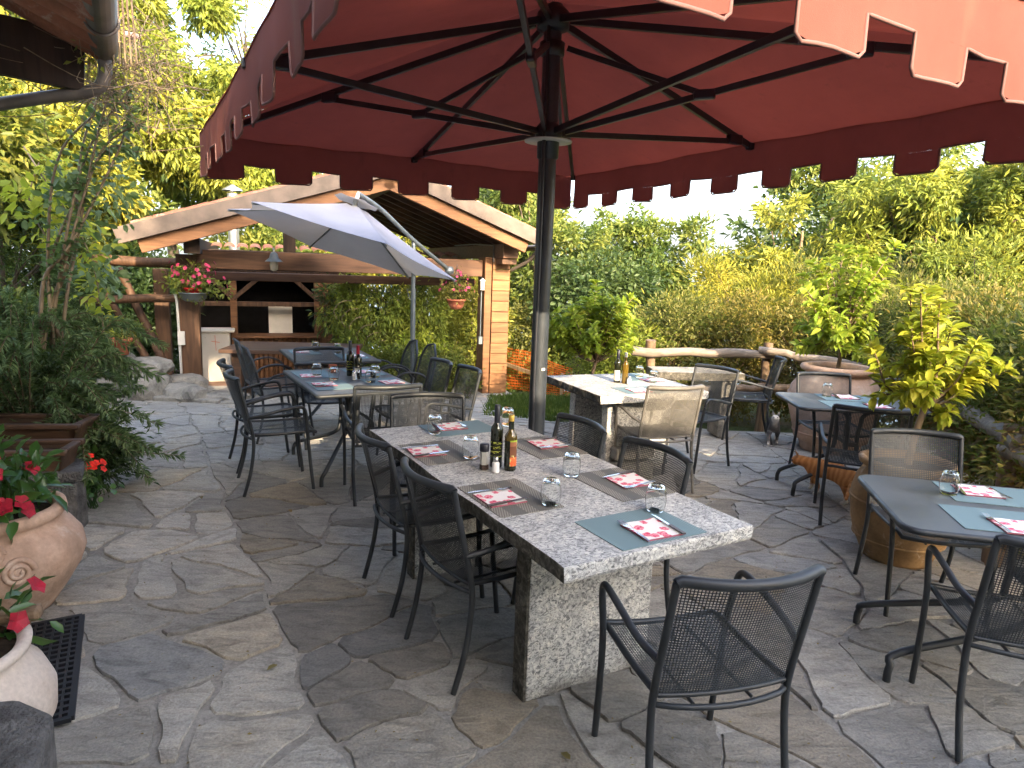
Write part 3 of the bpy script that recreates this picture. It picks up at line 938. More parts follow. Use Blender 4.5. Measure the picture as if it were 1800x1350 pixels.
for i in range(4):
    cs = [(-PA, -PB), (PA, -PB), (PA, PB), (-PA, PB)]
    a = Vector(cs[i]); b = Vector(cs[(i + 1) % 4])
    L = (b - a).length; d = (b - a) / L; nrm = Vector((d.y, -d.x))
    n_tab = 10 if i % 2 else 7
    per = (L - 0.04 + 0.25) / n_tab; tabw = per - 0.25

    def P3(s, dz):
        bow = 1.0 - 0.018 * math.sin(PI * s / L)
        wv_ = 0.012 * math.sin(s * 5.5 + i) * (-dz / VAL) + 0.007 * math.sin(s * 17 + 2 * i) * (-dz / VAL)
        p = (a + d * s) * bow + nrm * (0.004 + wv_)
        return (p.x, p.y, Z_RIM + dz + 0.012 * math.sin(s / L * 40 + i) * 0.5 + 0.008)
    vs = []; fs = []; mb = MB(); pipe = []
    s = 0.02
    # upper band
    ns = 60
    for k in range(ns + 1):
        q = 0.02 + (L - 0.04) * k / ns
        for dz in (0.0, -0.07, -0.145, -(VAL - NOTCH)):
            vs.append(P3(q, dz))
    fs = [(k * 4 + r_, k * 4 + r_ + 1, (k + 1) * 4 + r_ + 1, (k + 1) * 4 + r_) for k in range(ns) for r_ in range(3)]
    mb.add(vs, fs, True)
    for k in range(n_tab):
        s0 = 0.02 + per * k; s1 = s0 + tabw
        c_ = 0.022
        zt, zb = -(VAL - NOTCH), -VAL
        nn = 5
        tv = []
        for q in range(nn + 1):
            sq = s0 + (s1 - s0) * q / nn
            low = zb + (c_ if q in (0, nn) else 0)
            for r_ in range(4): tv.append(P3(sq, zt + (low - zt) * r_ / 3))
        mb.add(tv, [(q * 4 + r_, q * 4 + r_ + 1, (q + 1) * 4 + r_ + 1, (q + 1) * 4 + r_) for q in range(nn) for r_ in range(3)], True)
        pipe += [P3(s0, zt + 0.0), P3(s0, zb + c_), P3(s0 + c_, zb)] + [P3(s0 + (s1 - s0) * q / 4, zb) for q in (1, 2, 3)] + [P3(s1 - c_, zb), P3(s1, zb + c_), P3(s1, zt + 0.0)]
        if k < n_tab - 1: pipe += [P3(s1 + 0.02, zt), P3(s1 + 0.125, zt), P3(s1 + 0.23, zt)]
    v_o = mb.build("valance", M["red_canvas"], RP)
    pm = MB(); pm.tube(pipe, 0.0065, 5); pm.build("piping", M["red_piping"], v_o)
# pole, hub, slider
mb = MB(); mb.tube([(0, 0, 0.05), (0, 0, 3.34)], 0.056, 20); mb.build("pole", M["pole_metal"], RP)
mb = MB(); mb.tube([(-0.062, -0.052, 0.3), (-0.062, -0.052, 3.2)], 0.012, 8); mb.build("crank_rod", M["parasol_metal"], RP)
mb = MB(); mb.lathe([(0.057, 2.38), (0.068, 2.39), (0.07, 2.50), (0.085, 2.52), (0.085, 2.57), (0.057, 2.6)], 20); mb.build("slider", M["parasol_metal"], RP)
mb = MB(); mb.lathe([(0.058, 2.485), (0.15, 2.487), (0.152, 2.494), (0.058, 2.498)], 28); mb.build("slider_plate", M["white_plastic"], RP)
mb = MB(); mb.lathe([(0.057, 2.99), (0.078, 3.0), (0.078, 3.07), (0.057, 3.08)], 20); mb.build("collar", M["parasol_metal"], RP)
mb = MB(); mb.lathe([(0.057, 3.13), (0.1, 3.15), (0.1, 3.24), (0.06, 3.28), (0.001, 3.3)], 20); mb.build("hub", M["parasol_metal"], RP)
mb = MB(); mb.box((0.0, -0.0575, 1.045), (0.03, 0.002, 0.018), rz=0.2); mb.build("sticker", M["white_plastic"], RP)
mb = MB(); mb.box((0, 0, 0.03), (0.5, 0.5, 0.05)); mb.tube([(0, 0, 0.05), (0, 0, 0.32)], 0.068, 18); mb.build("base_plate", M["pole_metal"], RP, bevel=0.006)
tips = []
for sx in (-1, 0, 1):
    for sy in (-1, 0, 1):
        if sx == 0 and sy == 0: continue
        corner = sx != 0 and sy != 0
        tip = Vector((PA * sx * 0.975, PB * sy * 0.975, Z_RIM - 0.02))
        hub = Vector((0.08 * sx, 0.08 * sy, 3.19))
        mb = MB(); mb.bar(hub, tip, 0.03, 0.042)
        rib = mb.build("rib", M["parasol_metal"], RP, bevel=0.003)
        tj = 0.56 if corner else 0.90
        jn = hub.lerp(tip, tj) - Vector((0, 0, 0.035))
        sl0 = Vector((0.075 * sx, 0.075 * sy, 2.545))
        mb = MB(); mb.bar(sl0, jn, 0.026, 0.036); st = mb.build("strut", M["parasol_metal"], RP, bevel=0.003)
        M3 = Matrix.Rotation(math.atan2(tip.y, tip.x), 3, 'Z')
        mb = MB(); mb.box(jn + Vector((0, 0, 0.012)), (0.13, 0.05, 0.07), M=M3); mb.build("bracket", M["black_plastic"], rib, bevel=0.01)
        if corner:
            mid = sl0.lerp(jn, 0.52)
            mb = MB(); mb.bar((0.07 * sx, 0.07 * sy, 3.035), mid, 0.024, 0.032); mb.build("link_bar", M["parasol_metal"], RP, bevel=0.003)
            mb = MB(); mb.box(mid, (0.12, 0.045, 0.055), M=M3); mb.build("bracket", M["black_plastic"], st, bevel=0.01)
        mb = MB(); mb.box(tip, (0.06, 0.05, 0.05), M=M3); mb.build("rib_end", M["black_plastic"], rib, bevel=0.008)

# ------------------------------------------------------------------ white cantilever parasol
WP = empty("white_parasol", (-1.443, 9.6, -0.26), 0, "white cantilever parasol tilted to one side in front of the pavilion", "parasol")
W0 = Vector((-1.443, 9.6, -0.26))
Cw = Vector((-2.197, 8.675, 1.905))
Mw = Matrix.Rotation(-0.168, 3, 'X') @ Matrix.Rotation(0.259, 3, 'Y')
RW, HW = 1.5, 0.56
hexv = [Cw + Mw @ Vector((RW * math.cos(0.063 + k * PI / 3), RW * math.sin(0.063 + k * PI / 3), 0)) for k in range(6)]
apx = Cw + Mw @ Vector((0, 0, HW))
mb = MB()
for k in range(6):
    a = hexv[k]; b = hexv[(k + 1) % 6]; n = 10; NRw = 10; vs = []
    for j in range(NRw + 1):
        t_ = 0.10 + 0.90 * j / NRw
        for q in range(n + 1):
            s = q / n
            p = a.lerp(b, s)
            inward = 0.10 * math.sin(PI * s) * t_
            p = p.lerp(Cw, inward)
            x = apx.lerp(p, t_) - Mw @ Vector((0, 0, 0.10 * math.sin(PI * t_) * (0.4 + 0.6 * math.sin(PI * s)))) * 0.5
            vs.append(x - W0)
    m = n + 1
    mb.add(vs, [(j * m + q, j * m + q + 1, (j + 1) * m + q + 1, (j + 1) * m + q) for j in range(NRw) for q in range(n)], True)
mb.build("canopy", M["white_canvas"], WP)
mb = MB()                                           # vent cap on top
vs = []
for j in range(4):
    for q in range(13):
        an = 2 * PI * q / 12 + 0.063; rr = 0.01 + 0.27 * j / 3 + (0.02 * math.sin(6 * an) if j == 3 else 0)
        vs.append(apx + Mw @ Vector((rr * math.cos(an), rr * math.sin(an), 0.045 - 0.36 * (rr) * 0.38 + (0.012 * math.sin(6 * an + 1) if j == 3 else 0))) - W0)
mb.add(vs, [(j * 13 + q, (j + 1) * 13 + q, (j + 1) * 13 + q + 1, j * 13 + q + 1) for j in range(3) for q in range(12)], True)
mb.build("vent_cap", M["white_canvas"], WP)
for k in range(6):
    mb = MB(); mb.tube([apx - Mw @ Vector((0, 0, 0.06)) - W0, hexv[k].lerp(Cw, 0.015) - Mw @ Vector((0, 0, 0.02)) - W0], 0.011, 6); mb.build("rib", M["grey_metal"], WP)
mb = MB(); mb.tube([Cw + Mw @ Vector((0, 0, 0.2)) - W0, apx - W0, apx + Mw @ Vector((0, 0, 0.14)) - W0], [0.03, 0.03, 0.022], 10); mb.build("finial", M["white_plastic"], WP)
top = Vector((-1.443, 9.6, 2.01))
aend = Vector((-0.994, 10.2, 1.629))
a0 = apx + Mw @ Vector((0, 0, 0.12))
mb = MB(); mb.tube([p - W0 for p in catmull([a0, a0.lerp(top, 0.4) + Vector((0, 0, 0.05)), top + Vector((0, -0.03, 0.02)), aend], 8)], 0.03, 10); mb.build("arm", M["grey_metal"], WP)
mb = MB(); mb.lathe([(0.0, -0.07), (0.06, -0.06), (0.07, 0), (0.05, 0.05), (0, 0.06)], 12, tuple(aend - W0)); mb.build("arm_knob", M["grey_metal"], WP)
mb = MB(); mb.tube([(0, 0, 0.05), (0, 0, 2.27)], 0.03, 12); mb.build("pole", M["grey_metal"], WP)
mb = MB(); mb.tube([(0, 0, 0.9), (0, 0, 1.62)], 0.036, 12); mb.tube([(0.0, -0.02, 1.55), (-0.08, -0.03, 1.62), (-0.05, -0.03, 1.48), (0, -0.02, 1.45)], 0.008, 6); mb.build("crank_sleeve", M["grey_metal"], WP)
mb = MB(); mb.box((0, 0, 0.03), (0.8, 0.08, 0.06)); mb.box((0, 0, 0.03), (0.08, 0.8, 0.06)); mb.build("cross_base", M["grey_metal"], WP)

# ------------------------------------------------------------------ chairs
def ribbon_grid(mb, surf, nu, nv, wu, wv_, sub=14, off=0.0006):
    """wire mesh: nu wires along v, nv wires along u over the surface surf(s,t)"""
    def strip(fn, w_, n, lift):
        vs = []
        for k in range(n + 1):
            p, side, nrm = fn(k / n)
            vs.append(p - side * w_ / 2 + nrm * lift); vs.append(p + side * w_ / 2 + nrm * lift)
        mb.add(vs, [(2 * k, 2 * k + 1, 2 * k + 3, 2 * k + 2) for k in range(n)], True)
    eps = 0.01

    def frame(s, t_):
        p = surf(s, t_)
        du = surf(min(1, s + eps), t_) - surf(max(0, s - eps), t_)
        dv = surf(s, min(1, t_ + eps)) - surf(s, max(0, t_ - eps))
        return p, du.normalized(), dv.normalized(), du.cross(dv).normalized()
    for i in range(nu):
        s = (i + 0.5) / nu
        def fn(k, s=s):
            p, du, dv, n = frame(s, k); return p, du, n
        strip(fn, wu, sub, off)
    for j in range(nv):
        t_ = (j + 0.5) / nv
        def fn(k, t_=t_):
            p, du, dv, n = frame(k, t_); return p, dv, n
        strip(fn, wv_, sub, -off)


def make_chair(seatmat="mesh_metal", frame="dark_metal", wire=0.0034, pitch=0.0094):
    ch = empty("armchair", (0, 0, 0))
    W = 0.230

    def back(s, t_):
        x = (s - 0.5) * 2 * (W - 0.012)
        z = 0.455 + (0.845 - 0.455) * t_
        y = -0.212 - 0.085 * t_ - 0.068 * (1 - (x / W) ** 2) * (0.35 + 0.65 * t_)
        return Vector((x, y, z))

    def seat(s, t_):
        x = (s - 0.5) * 2 * 0.222
        y = -0.21 + 0.44 * t_
        z = 0.428 + 0.014 * (2 * abs(s - 0.5)) ** 2 + 0.016 * (t_ ** 3) - 0.035 * max(0, t_ - 0.9) * 10 * 0.5 + 0.012 * (1 - t_) ** 3
        return Vector((x, y, z))
    mb = MB(); ribbon_grid(mb, back, int(2 * W / pitch), int(0.40 / pitch), wire, wire); mb.build("backrest", M[seatmat], ch)
    mb = MB(); ribbon_grid(mb, seat, int(0.44 / pitch), int(0.44 / pitch), wire * 1.15, wire * 1.15); mb.build("seat", M[seatmat], ch)
    # seat rim
    mb = MB()
    rim = [seat(0, k / 8) for k in range(9)] + [seat(k / 6, 1) for k in range(1, 7)] + [seat(1, 1 - k / 8) for k in range(1, 9)]
    mb.tube(rim, 0.011, 8)
    mb.tube([back(k / 12, 0) + Vector((0, 0.0, -0.006)) for k in range(13)], 0.008, 6)
    mb.tube([Vector((-W, -0.205, 0.415))] + [Vector((x, -0.225 - 0.045 * (1 - (x / W) ** 2), 0.425)) for x in np.linspace(-W * 0.8, W * 0.8, 7)] + [Vector((W, -0.205, 0.415))], 0.0095, 8)
    for x in (-0.1, 0.1): mb.tube([(x, -0.22, 0.408), (x, 0.21, 0.408)], 0.006, 6)
    mb.build("seat_frame", M[frame], ch)
    mb = MB(); mb.tube([(-W - 0.002, -0.302, 0.852)] + [tuple(back(k / 14, 1.0) + Vector((0, 0, 0.014))) for k in range(15)] + [(W + 0.002, -0.302, 0.852)], 0.0175, 10); mb.build("top_rail", M[frame], ch)
    for s in (-1, 1):
        mb = MB(); mb.tube(catmull([(s * 0.232, -0.285, 0.0), (s * 0.235, -0.235, 0.18), (s * (W + 0.002), -0.21, 0.36), (s * (W + 0.002), -0.218, 0.48), (s * (W + 0.002), -0.258, 0.66), (s * (W + 0.002), -0.302, 0.858)], 5), [0.0125] * 26, 10)
        mb.build("leg", M[frame], ch)
        mb = MB(); mb.tube(catmull([(s * 0.236, 0.205, 0.0), (s * 0.238, 0.185, 0.2), (s * 0.243, 0.168, 0.42), (s * 0.260, 0.155, 0.585)], 5) , 0.0125, 10)
        mb.build("leg", M[frame], ch)
        mb = MB(); mb.tube(catmull([(s * 0.260, 0.155, 0.585), (s * 0.264, 0.142, 0.628), (s * 0.266, 0.105, 0.645), (s * 0.266, -0.01, 0.63), (s * 0.260, -0.14, 0.60), (s * (W + 0.004), -0.24, 0.578)], 5), 0.0125, 10)
        mb.build("armrest", M[frame], ch)
    return ch


def make_hoop_chair():
    """bistro chair with rounded back and hoop arms"""
    ch = empty("hoop_armchair", (0, 0, 0))

    def back(s, t_):
        wx = 0.215 * (1.0 - 0.55 * max(0, t_ - 0.55) ** 2 * 4.9)
        return Vector(((s - 0.5) * 2 * wx, -0.215 - 0.10 * t_ - 0.03 * (1 - (2 * s - 1) ** 2), 0.455 + 0.42 * t_))

    def seat(s, t_):
        return Vector(((s - 0.5) * 0.44, -0.21 + 0.43 * t_, 0.43 + 0.012 * t_ ** 3))
    mb = MB(); ribbon_grid(mb, back, 46, 42, 0.0035, 0.0035, 10); mb.build("backrest", M["mesh_metal"], ch)
    mb = MB(); ribbon_grid(mb, seat, 46, 44, 0.0042, 0.0042, 8); mb.build("seat", M["mesh_metal"], ch)
    mb = MB()
    arc = [back(0, k / 10) for k in range(11)] + [back(k / 8, 1) + Vector((0, 0, 0.02 * math.sin(PI * k / 8))) for k in range(1, 8)] + [back(1, 1 - k / 10) for k in range(11)]
    mb.tube(arc, 0.0125, 8); mb.build("back_frame", M["dark_metal"], ch)
    mb = MB(); mb.tube([seat(0, 0), seat(0, 1), seat(1, 1), seat(1, 0), seat(0, 0)], 0.011, 8); mb.build("seat_frame", M["dark_metal"], ch)
    for s in (-1, 1):
        mb = MB(); mb.tube(catmull([(s * 0.23, -0.28, 0), (s * 0.225, -0.22, 0.25), (s * 0.218, -0.215, 0.46)], 5), 0.0115, 8); mb.build("leg", M["dark_metal"], ch)
        mb = MB(); mb.tube(catmull([(s * 0.24, 0.25, 0), (s * 0.235, 0.21, 0.3), (s * 0.23, 0.2, 0.44)], 5), 0.0115, 8); mb.build("leg", M["dark_metal"], ch)
        mb = MB(); mb.tube(catmull([(s * 0.24, 0.2, 0.42), (s * 0.27, 0.18, 0.58), (s * 0.275, 0.05, 0.655), (s * 0.268, -0.12, 0.63), (s * 0.225, -0.23, 0.52)], 6), 0.011, 8); mb.build("armrest", M["dark_metal"], ch)
    return ch


chair0 = make_chair()
chair_pale = make_chair("pale_mesh", "pale_mesh", wire=0.0058)
chair_woven = make_chair("mesh_metal", "dark_metal", wire=0.0044)
hoop0 = make_hoop_chair()
used = set()


def chair(proto, loc, deg, label, group):
    o = proto if proto.name not in used else copy_tree(proto)
    used.add(proto.name)
    place(o, (loc[0], loc[1], gz(*loc)), R(deg), label, group)
    o["category"] = "chair"
    return o


G1, G2, G3 = "mesh armchairs at the granite table", "mesh armchairs at the dark tables by the pavilion", "mesh armchairs on the side of the log fence"
chair(chair0, (0.63, 2.10), 14, "black mesh armchair in front, at the near end of the long granite table", G1)
chair(chair0, (-0.08, 2.81), -57, "black mesh armchair on the shaded side of granite table, beside the thick slab leg", G1)
chair(chair0, (-0.41, 3.38), -61, "black mesh armchair on the shaded side of granite table, farther from the viewer", G1)
chair(chair0, (-0.475, 4.0), 193, "black mesh armchair at the far end of the granite table facing the viewer", G1)
chair(chair0, (0.12, 3.52), 117, "black mesh armchair beside the parasol pole, tucked under the granite table", G1)
chair(chair0, (0.44, 3.0), 119, "black mesh armchair across from the bottles, on the fence side of granite table", G1)
chair(chair0, (-1.76, 4.99), -63, "black mesh armchair on the open path side of dark table, nearer of two", G2)
chair(chair0, (-2.04, 5.52), -60, "black mesh armchair on the open path side of dark table, farther of two", G2)
chair(chair0, (-0.97, 4.89), 22, "black mesh armchair with its back to the viewer at the dark four-glass table", G2)
chair(chair0, (-1.74, 6.22), 208, "black mesh armchair between the two dark tables facing the viewer", G2)
chair(chair0, (-0.90, 5.74), 118, "black mesh armchair by the white parasol pole, half hidden by its neighbour", G2)
chair(chair0, (-0.63, 5.37), 116, "black mesh armchair at dark table, standing nearest the boarded pillar", G2)
chair(chair_pale, (1.145, 5.28), 17, "sunlit pale mesh armchair with leaf shadows, pulled up to the sunny granite table", G3)
chair(chair0, (1.62, 5.92), 126, "dark mesh armchair beyond the sunlit chair, on the hedge side of sunny table", G3)
chair(chair0, (2.47, 7.03), 76, "dark mesh armchair standing sideways by the fence above the grey cat", G3)
chair(chair0, (2.77, 5.63), 180, "dark mesh armchair in front of the giant terracotta jar", G3)
chair(chair0, (2.5, 4.67), -20, "dark mesh armchair above the ginger cats, back to the viewer", G3)
chair(chair_woven, (2.23, 3.39), 171, "woven-looking mesh armchair before the potted lemon tree, dappled with light", G3)
chair(chair0, (1.95, 2.40), -13, "black mesh armchair cut by the picture's edge at the nearest dark table", G3)
GH = "hoop armchairs at the far dark table"
chair(hoop0, (-2.24, 6.42), -58, "round-backed hoop armchair on the log-brace side of far table, nearer one", GH)
chair(hoop0, (-2.52, 6.92), -60, "round-backed hoop armchair on the log-brace side of far table, farther one", GH)
chair(hoop0, (-1.36, 7.10), 118, "round-backed hoop armchair on the creeper side of far table, farther one", GH)
chair(hoop0, (-1.12, 6.72), 118, "round-backed hoop armchair on the creeper side of far table, nearer one", GH)

# ------------------------------------------------------------------ tables
def rough_slab(w_, l_, z0, z1, seed, top="granite", edge="granite_edge", n=14):
    """sawn stone slab with uneven broken long edges: material 0 top and ends, 1 broken edge"""
    rd = random.Random(seed); mb = MB()
    ring = []
    for k in range(n): ring.append((w_ / 2 + rd.uniform(-0.006, 0.006), -l_ / 2 + l_ * (k + 0.5) / n, 1))
    ring_c = [(w_ / 2, -l_ / 2)] + [(a, b) for a, b, _ in ring] + [(w_ / 2, l_ / 2), (-w_ / 2, l_ / 2)] + [(-a, -b) for a, b, _ in ring] + [(-w_ / 2, -l_ / 2)]
    m = len(ring_c)
    top_v = [(x * 0.996, y * 0.998, z1) for x, y in ring_c]
    mid1 = [(x, y, z1 - 0.006) for x, y in ring_c]
    mid2 = [(x + rd.uniform(-0.006, 0.004) * (1 if x > 0 else -1), y, z0 + 0.012) for x, y in ring_c]
    bot = [(x * 0.985, y * 0.995, z0) for x, y in ring_c]
    vs = top_v + mid1 + mid2 + bot
    mb.add(vs, [], False)
    for r_ in range(3):
        for i in range(m):
            j = (i + 1) % m
            side = abs(ring_c[i][0] - ring_c[j][0]) < 0.1
            mb.f.append((r_ * m + i, (r_ + 1) * m + i, (r_ + 1) * m + j, r_ * m + j)); mb.sm.append(False); mb.mi.append(1 if (side and ring_c[i][0] < 0 or (side and r_ > 0)) else 0)
    mb.f.append(tuple(range(m))); mb.sm.append(False); mb.mi.append(0)
    mb.f.append(tuple(range(4 * m - 1, 3 * m - 1, -1))); mb.sm.append(False); mb.mi.append(1)
    return mb


TB = empty("granite_table", (0.069, 3.132, 0), R(30), "long speckled granite slab table with six places laid, in the middle", "table")
rough_slab(0.884, 2.01, 0.692, 0.75, 4).build("tabletop", [M["granite"], M["granite_edge"]], TB)
for y in (-0.585, 0.60):
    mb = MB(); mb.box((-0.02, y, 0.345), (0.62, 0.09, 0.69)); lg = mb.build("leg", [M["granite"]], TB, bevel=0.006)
    mb = MB(); mb.box((-0.336, y, 0.345), (0.012, 0.085, 0.685)); mb.build("broken_edge", M["granite_edge"], lg)
mb = MB(); mb.box((0.0, 0.0, 0.60), (0.13, 1.08, 0.17)); mb.build("stretcher", M["granite_edge"], TB, bevel=0.008)
mb = MB(); mb.box((0.0, -0.66, 0.60), (0.13, 0.055, 0.16)); mb.build("stretcher_end", M["granite"], TB, bevel=0.006)

T2 = empty("granite_table", (0.975, 5.80, 0), R(22.5), "smaller granite table lit by the sun beside the parasol pole", "table")
rough_slab(1.03, 1.0, 0.675, 0.74, 9).build("tabletop", [M["granite"], M["granite_edge"]], T2)
for x, y, w_ in ((-0.17, -0.30, 0.36), (0.25, -0.05, 0.40), (-0.17, 0.28, 0.36)):
    mb = MB(); mb.box((x, y, 0.335), (w_, 0.10, 0.67)); mb.build("leg", M["granite"], T2, bevel=0.01)
for k, (y, z, hh) in enumerate(((-0.42, 0.09, 0.16), (-0.42, 0.24, 0.10))):
    mb = MB(); mb.box((-0.14, y, z), (0.36, 0.12, hh)); mb.build("support_stone", M["rock"], T2, bevel=0.02)
T3 = empty("stone_bench", (1.93, 7.06, 0), R(4), "rough stone slab bench against the hedge behind the sunny granite table", "bench")
rough_slab(0.42, 0.92, 0.62, 0.70, 19).build("slab", [M["rock"], M["granite_edge"]], T3, rot=(0, 0, R(90)))
for x in (-0.3, 0.3):
    mb = MB(); mb.box((x, 0, 0.31), (0.12, 0.34, 0.62)); mb.build("leg", M["rock"], T3, bevel=0.02)


def rounded_rect(w_, l_, r_, n=6):
    pts = []
    for cx, cy, a0 in ((w_ / 2 - r_, l_ / 2 - r_, 0), (-w_ / 2 + r_, l_ / 2 - r_, 90), (-w_ / 2 + r_, -l_ / 2 + r_, 180), (w_ / 2 - r_, -l_ / 2 + r_, 270)):
        for k in range(n + 1):
            a = R(a0 + 90 * k / n); pts.append((cx + r_ * math.cos(a), cy + r_ * math.sin(a)))
    return pts


t = NT("table_metal", 0.36, 0.5)
v = t.coord(); n1 = t.noise(v, 5, 5, 0.6); wvv = t.voro(v, 260.0)
t.color(t.ramp(n1, [(0.3, (0.05, 0.056, 0.062)), (0.7, (0.095, 0.10, 0.105))])); t.rough(t.ramp(n1, [(0.3, 0.32), (0.7, 0.5)])); t.bump(wvv, 0.2, 0.0012)


def metal_table(loc, deg, w_, l_, label, r_=0.06, hole=True, z=0.74):
    tb = empty("metal_table", (loc[0], loc[1], gz(*loc)), R(deg), label, "table", "dark metal tables on the terrace")
    mb = MB(); mb.poly(rounded_rect(w_ - 0.012, l_ - 0.012, r_), z - 0.014, z - 0.001); mb.build("tabletop", M["table_metal"], tb)
    mb = MB(); rr_ = rounded_rect(w_ - 0.008, l_ - 0.008, r_); mb.tube([(x, y, z - 0.015) for x, y in rr_ + rr_[:1]], 0.0145, 8, caps=False); mb.build("edge_tube", M["dark_metal"], tb)
    if hole:
        mb = MB(); mb.lathe([(0.022, z), (0.028, z + 0.002), (0.034, z)], 20); mb.build("parasol_hole_ring", M["grey_metal"], tb)
    for sx in (-1, 1):
        for sy in (-1, 1):
            mb = MB(); mb.tube(catmull([(sx * (w_ / 2 - 0.05), sy * (l_ / 2 - 0.13), 0.0), (sx * (w_ / 2 - 0.055), sy * (l_ / 2 - 0.13), 0.07), (sx * (w_ / 2 - 0.10), sy * (l_ / 2 - 0.16), 0.125), (sx * 0.10, sy * 0.13, 0.26), (sx * 0.045, sy * 0.11, 0.36), (sx * 0.045, sy * 0.11, 0.56), (sx * 0.10, sy * 0.12, 0.68), (sx * (w_ / 2 - 0.09), sy * 0.13, z - 0.025)], 5), 0.0165, 8)
            mb.build("leg", M["dark_metal"], tb)
    mb = MB(); mb.bar((0, -0.14, 0.42), (0, 0.14, 0.42), 0.06, 0.03); mb.bar((0, -l_ * 0.42, z - 0.032), (0, l_ * 0.42, z - 0.032), 0.03, 0.02); mb.build("crossbar", M["dark_metal"], tb)
    return tb


metal_table((-1.36, 5.53), 30, 0.82, 1.24, "dark metal table laid with four upturned glasses and two wine bottles", 0.03, False)
metal_table((-1.93, 6.98), 27, 0.82, 1.10, "dark metal table farthest back, beside the creeper-covered pavilion", 0.03, False)
metal_table((2.70, 5.28), -4, 0.98, 0.66, "dark metal table between the giant jar and the ginger cats", 0.05)
metal_table((2.30, 2.765), -13, 1.30, 0.76, "nearest dark metal table, cut by the picture's edge", 0.07)
# old wooden table by the pavilion
WT = empty("wooden_table", (-3.05, 9.35, gz(0, 9.35)), R(6), "dark old wooden table in front of the pavilion grill room", "table")
for k in range(6):
    mb = MB(); mb.box((0, -0.42 + 0.168 * k, 0.72), (1.75, 0.162, 0.05)); mb.build("tabletop_plank", M["wood_old"], WT, bevel=0.006)
for x in (-0.7, 0.7):
    mb = MB(); mb.box((x, 0, 0.35), (0.12, 0.7, 0.69)); mb.build("leg", M["wood_old"], WT, bevel=0.01)

# ------------------------------------------------------------------ tableware
t = NT("mat_brown", 0.7, 0.3)
v = t.coord()
wvn = t.N.new("ShaderNodeTexWave"); wvn.wave_type = 'BANDS'; wvn.bands_direction = 'X'; wvn.inputs["Scale"].default_value = 2.6; t.L.new(v, wvn.inputs[0])
ck = t.N.new("ShaderNodeTexChecker"); ck.inputs["Scale"].default_value = 190; t.L.new(t.mapping((1, 0.45, 1)), ck.inputs[0])
cA = t.mix((0.115, 0.105, 0.09), (0.30, 0.28, 0.235), ck.outputs["Fac"])
t.color(t.mix(cA, (0.12, 0.115, 0.105), t.ramp(wvn.outputs["Fac"], [(0.35, 0.0), (0.45, 0.9)]))); t.bump(ck.outputs["Fac"], 0.3, 0.0012)
t = NT("mat_teal", 0.65, 0.3)
v = t.coord()
ck = t.N.new("ShaderNodeTexChecker"); ck.inputs["Scale"].default_value = 190; t.L.new(t.mapping((0.5, 1, 1)), ck.inputs[0])
wvn = t.N.new("ShaderNodeTexWave"); wvn.wave_type = 'BANDS'; wvn.bands_direction = 'X'; wvn.inputs["Scale"].default_value = 1.3; t.L.new(v, wvn.inputs[0])
cA = t.mix((0.12, 0.185, 0.20), (0.19, 0.27, 0.285), ck.outputs["Fac"])
t.color(t.mix(cA, (0.145, 0.215, 0.232), t.ramp(wvn.outputs["Fac"], [(0.45, 0.0), (0.55, 0.85)]))); t.bump(ck.outputs["Fac"], 0.3, 0.0012)
t = NT("napkin_print", 0.85, 0.15)
v = t.coord()
wrp = t.noise(v, 34, 2, 0.5)
vor = t.N.new("ShaderNodeTexVoronoi"); vor.inputs["Scale"].default_value = 21; t.L.new(t.mix(v, wrp, 0.012), vor.inputs["Vector"])
petal = t.noise(v, 75, 3, 0.6)
rose = t.math('ADD', vor.outputs["Distance"], t.math('MULTIPLY', petal, 0.42))
pc = t.ramp(t.noise(v, 110, 2), [(0.42, (0.62, 0.055, 0.12)), (0.6, (0.80, 0.33, 0.38))])
t.color(t.mix(pc, (0.80, 0.76, 0.73), t.ramp(rose, [(0.60, 0.0), (0.66, 1.0)])))
simple("napkin_edge", (0.35, 0.10, 0.13), 0.85)
t = NT("clear_glass", 0.02, 0.5); t.color((0.97, 0.985, 0.98)); t.b.inputs["Transmission Weight"].default_value = 1.0; t.b.inputs["IOR"].default_value = 1.28
t = NT("bottle_glass", 0.08, 0.6); t.color((0.012, 0.014, 0.006)); t.b.inputs["Coat Weight"].default_value = 0.4
t = NT("bottle_amber", 0.08, 0.6); t.color((0.16, 0.10, 0.012)); t.b.inputs["Coat Weight"].default_value = 0.4; t.b.inputs["Transmission Weight"].default_value = 0.35
simple("label_cream", (0.62, 0.58, 0.46), 0.7, var=0.1)
t = NT("label_gold_print", 0.6, 0.3)
v = t.coord(); n1 = t.noise(t.mapping((70, 70, 260)), 1.0, 2, 0.5); rows = t.N.new("ShaderNodeTexWave"); rows.bands_direction = 'Z'; rows.inputs["Scale"].default_value = 14; t.L.new(v, rows.inputs[0])
t.color(t.mix((0.010, 0.011, 0.006), (0.45, 0.50, 0.08), t.math('MULTIPLY', t.ramp(n1, [(0.5, 0.0), (0.56, 1.0)]), t.ramp(rows.outputs["Fac"], [(0.45, 0.0), (0.55, 1.0)]))))
t = NT("label_colour_print", 0.6, 0.3)
v = t.coord(); n1 = t.noise(t.mapping((60, 60, 34)), 1.0, 2, 0.5); sz = t.N.new("ShaderNodeSeparateXYZ"); t.L.new(v, sz.inputs[0])
zc = t.ramp(t.math('MULTIPLY', sz.outputs[2], 6.2), [(0.0, (0.75, 0.13, 0.04)), (0.3, (0.70, 0.16, 0.05)), (0.42, (0.16, 0.06, 0.03)), (0.75, (0.30, 0.12, 0.06)), (0.88, (0.30, 0.42, 0.03))], 'CONSTANT')
t.color(t.mix(zc, (0.6, 0.55, 0.2), t.ramp(n1, [(0.56, 0.0), (0.60, 1.0)])))
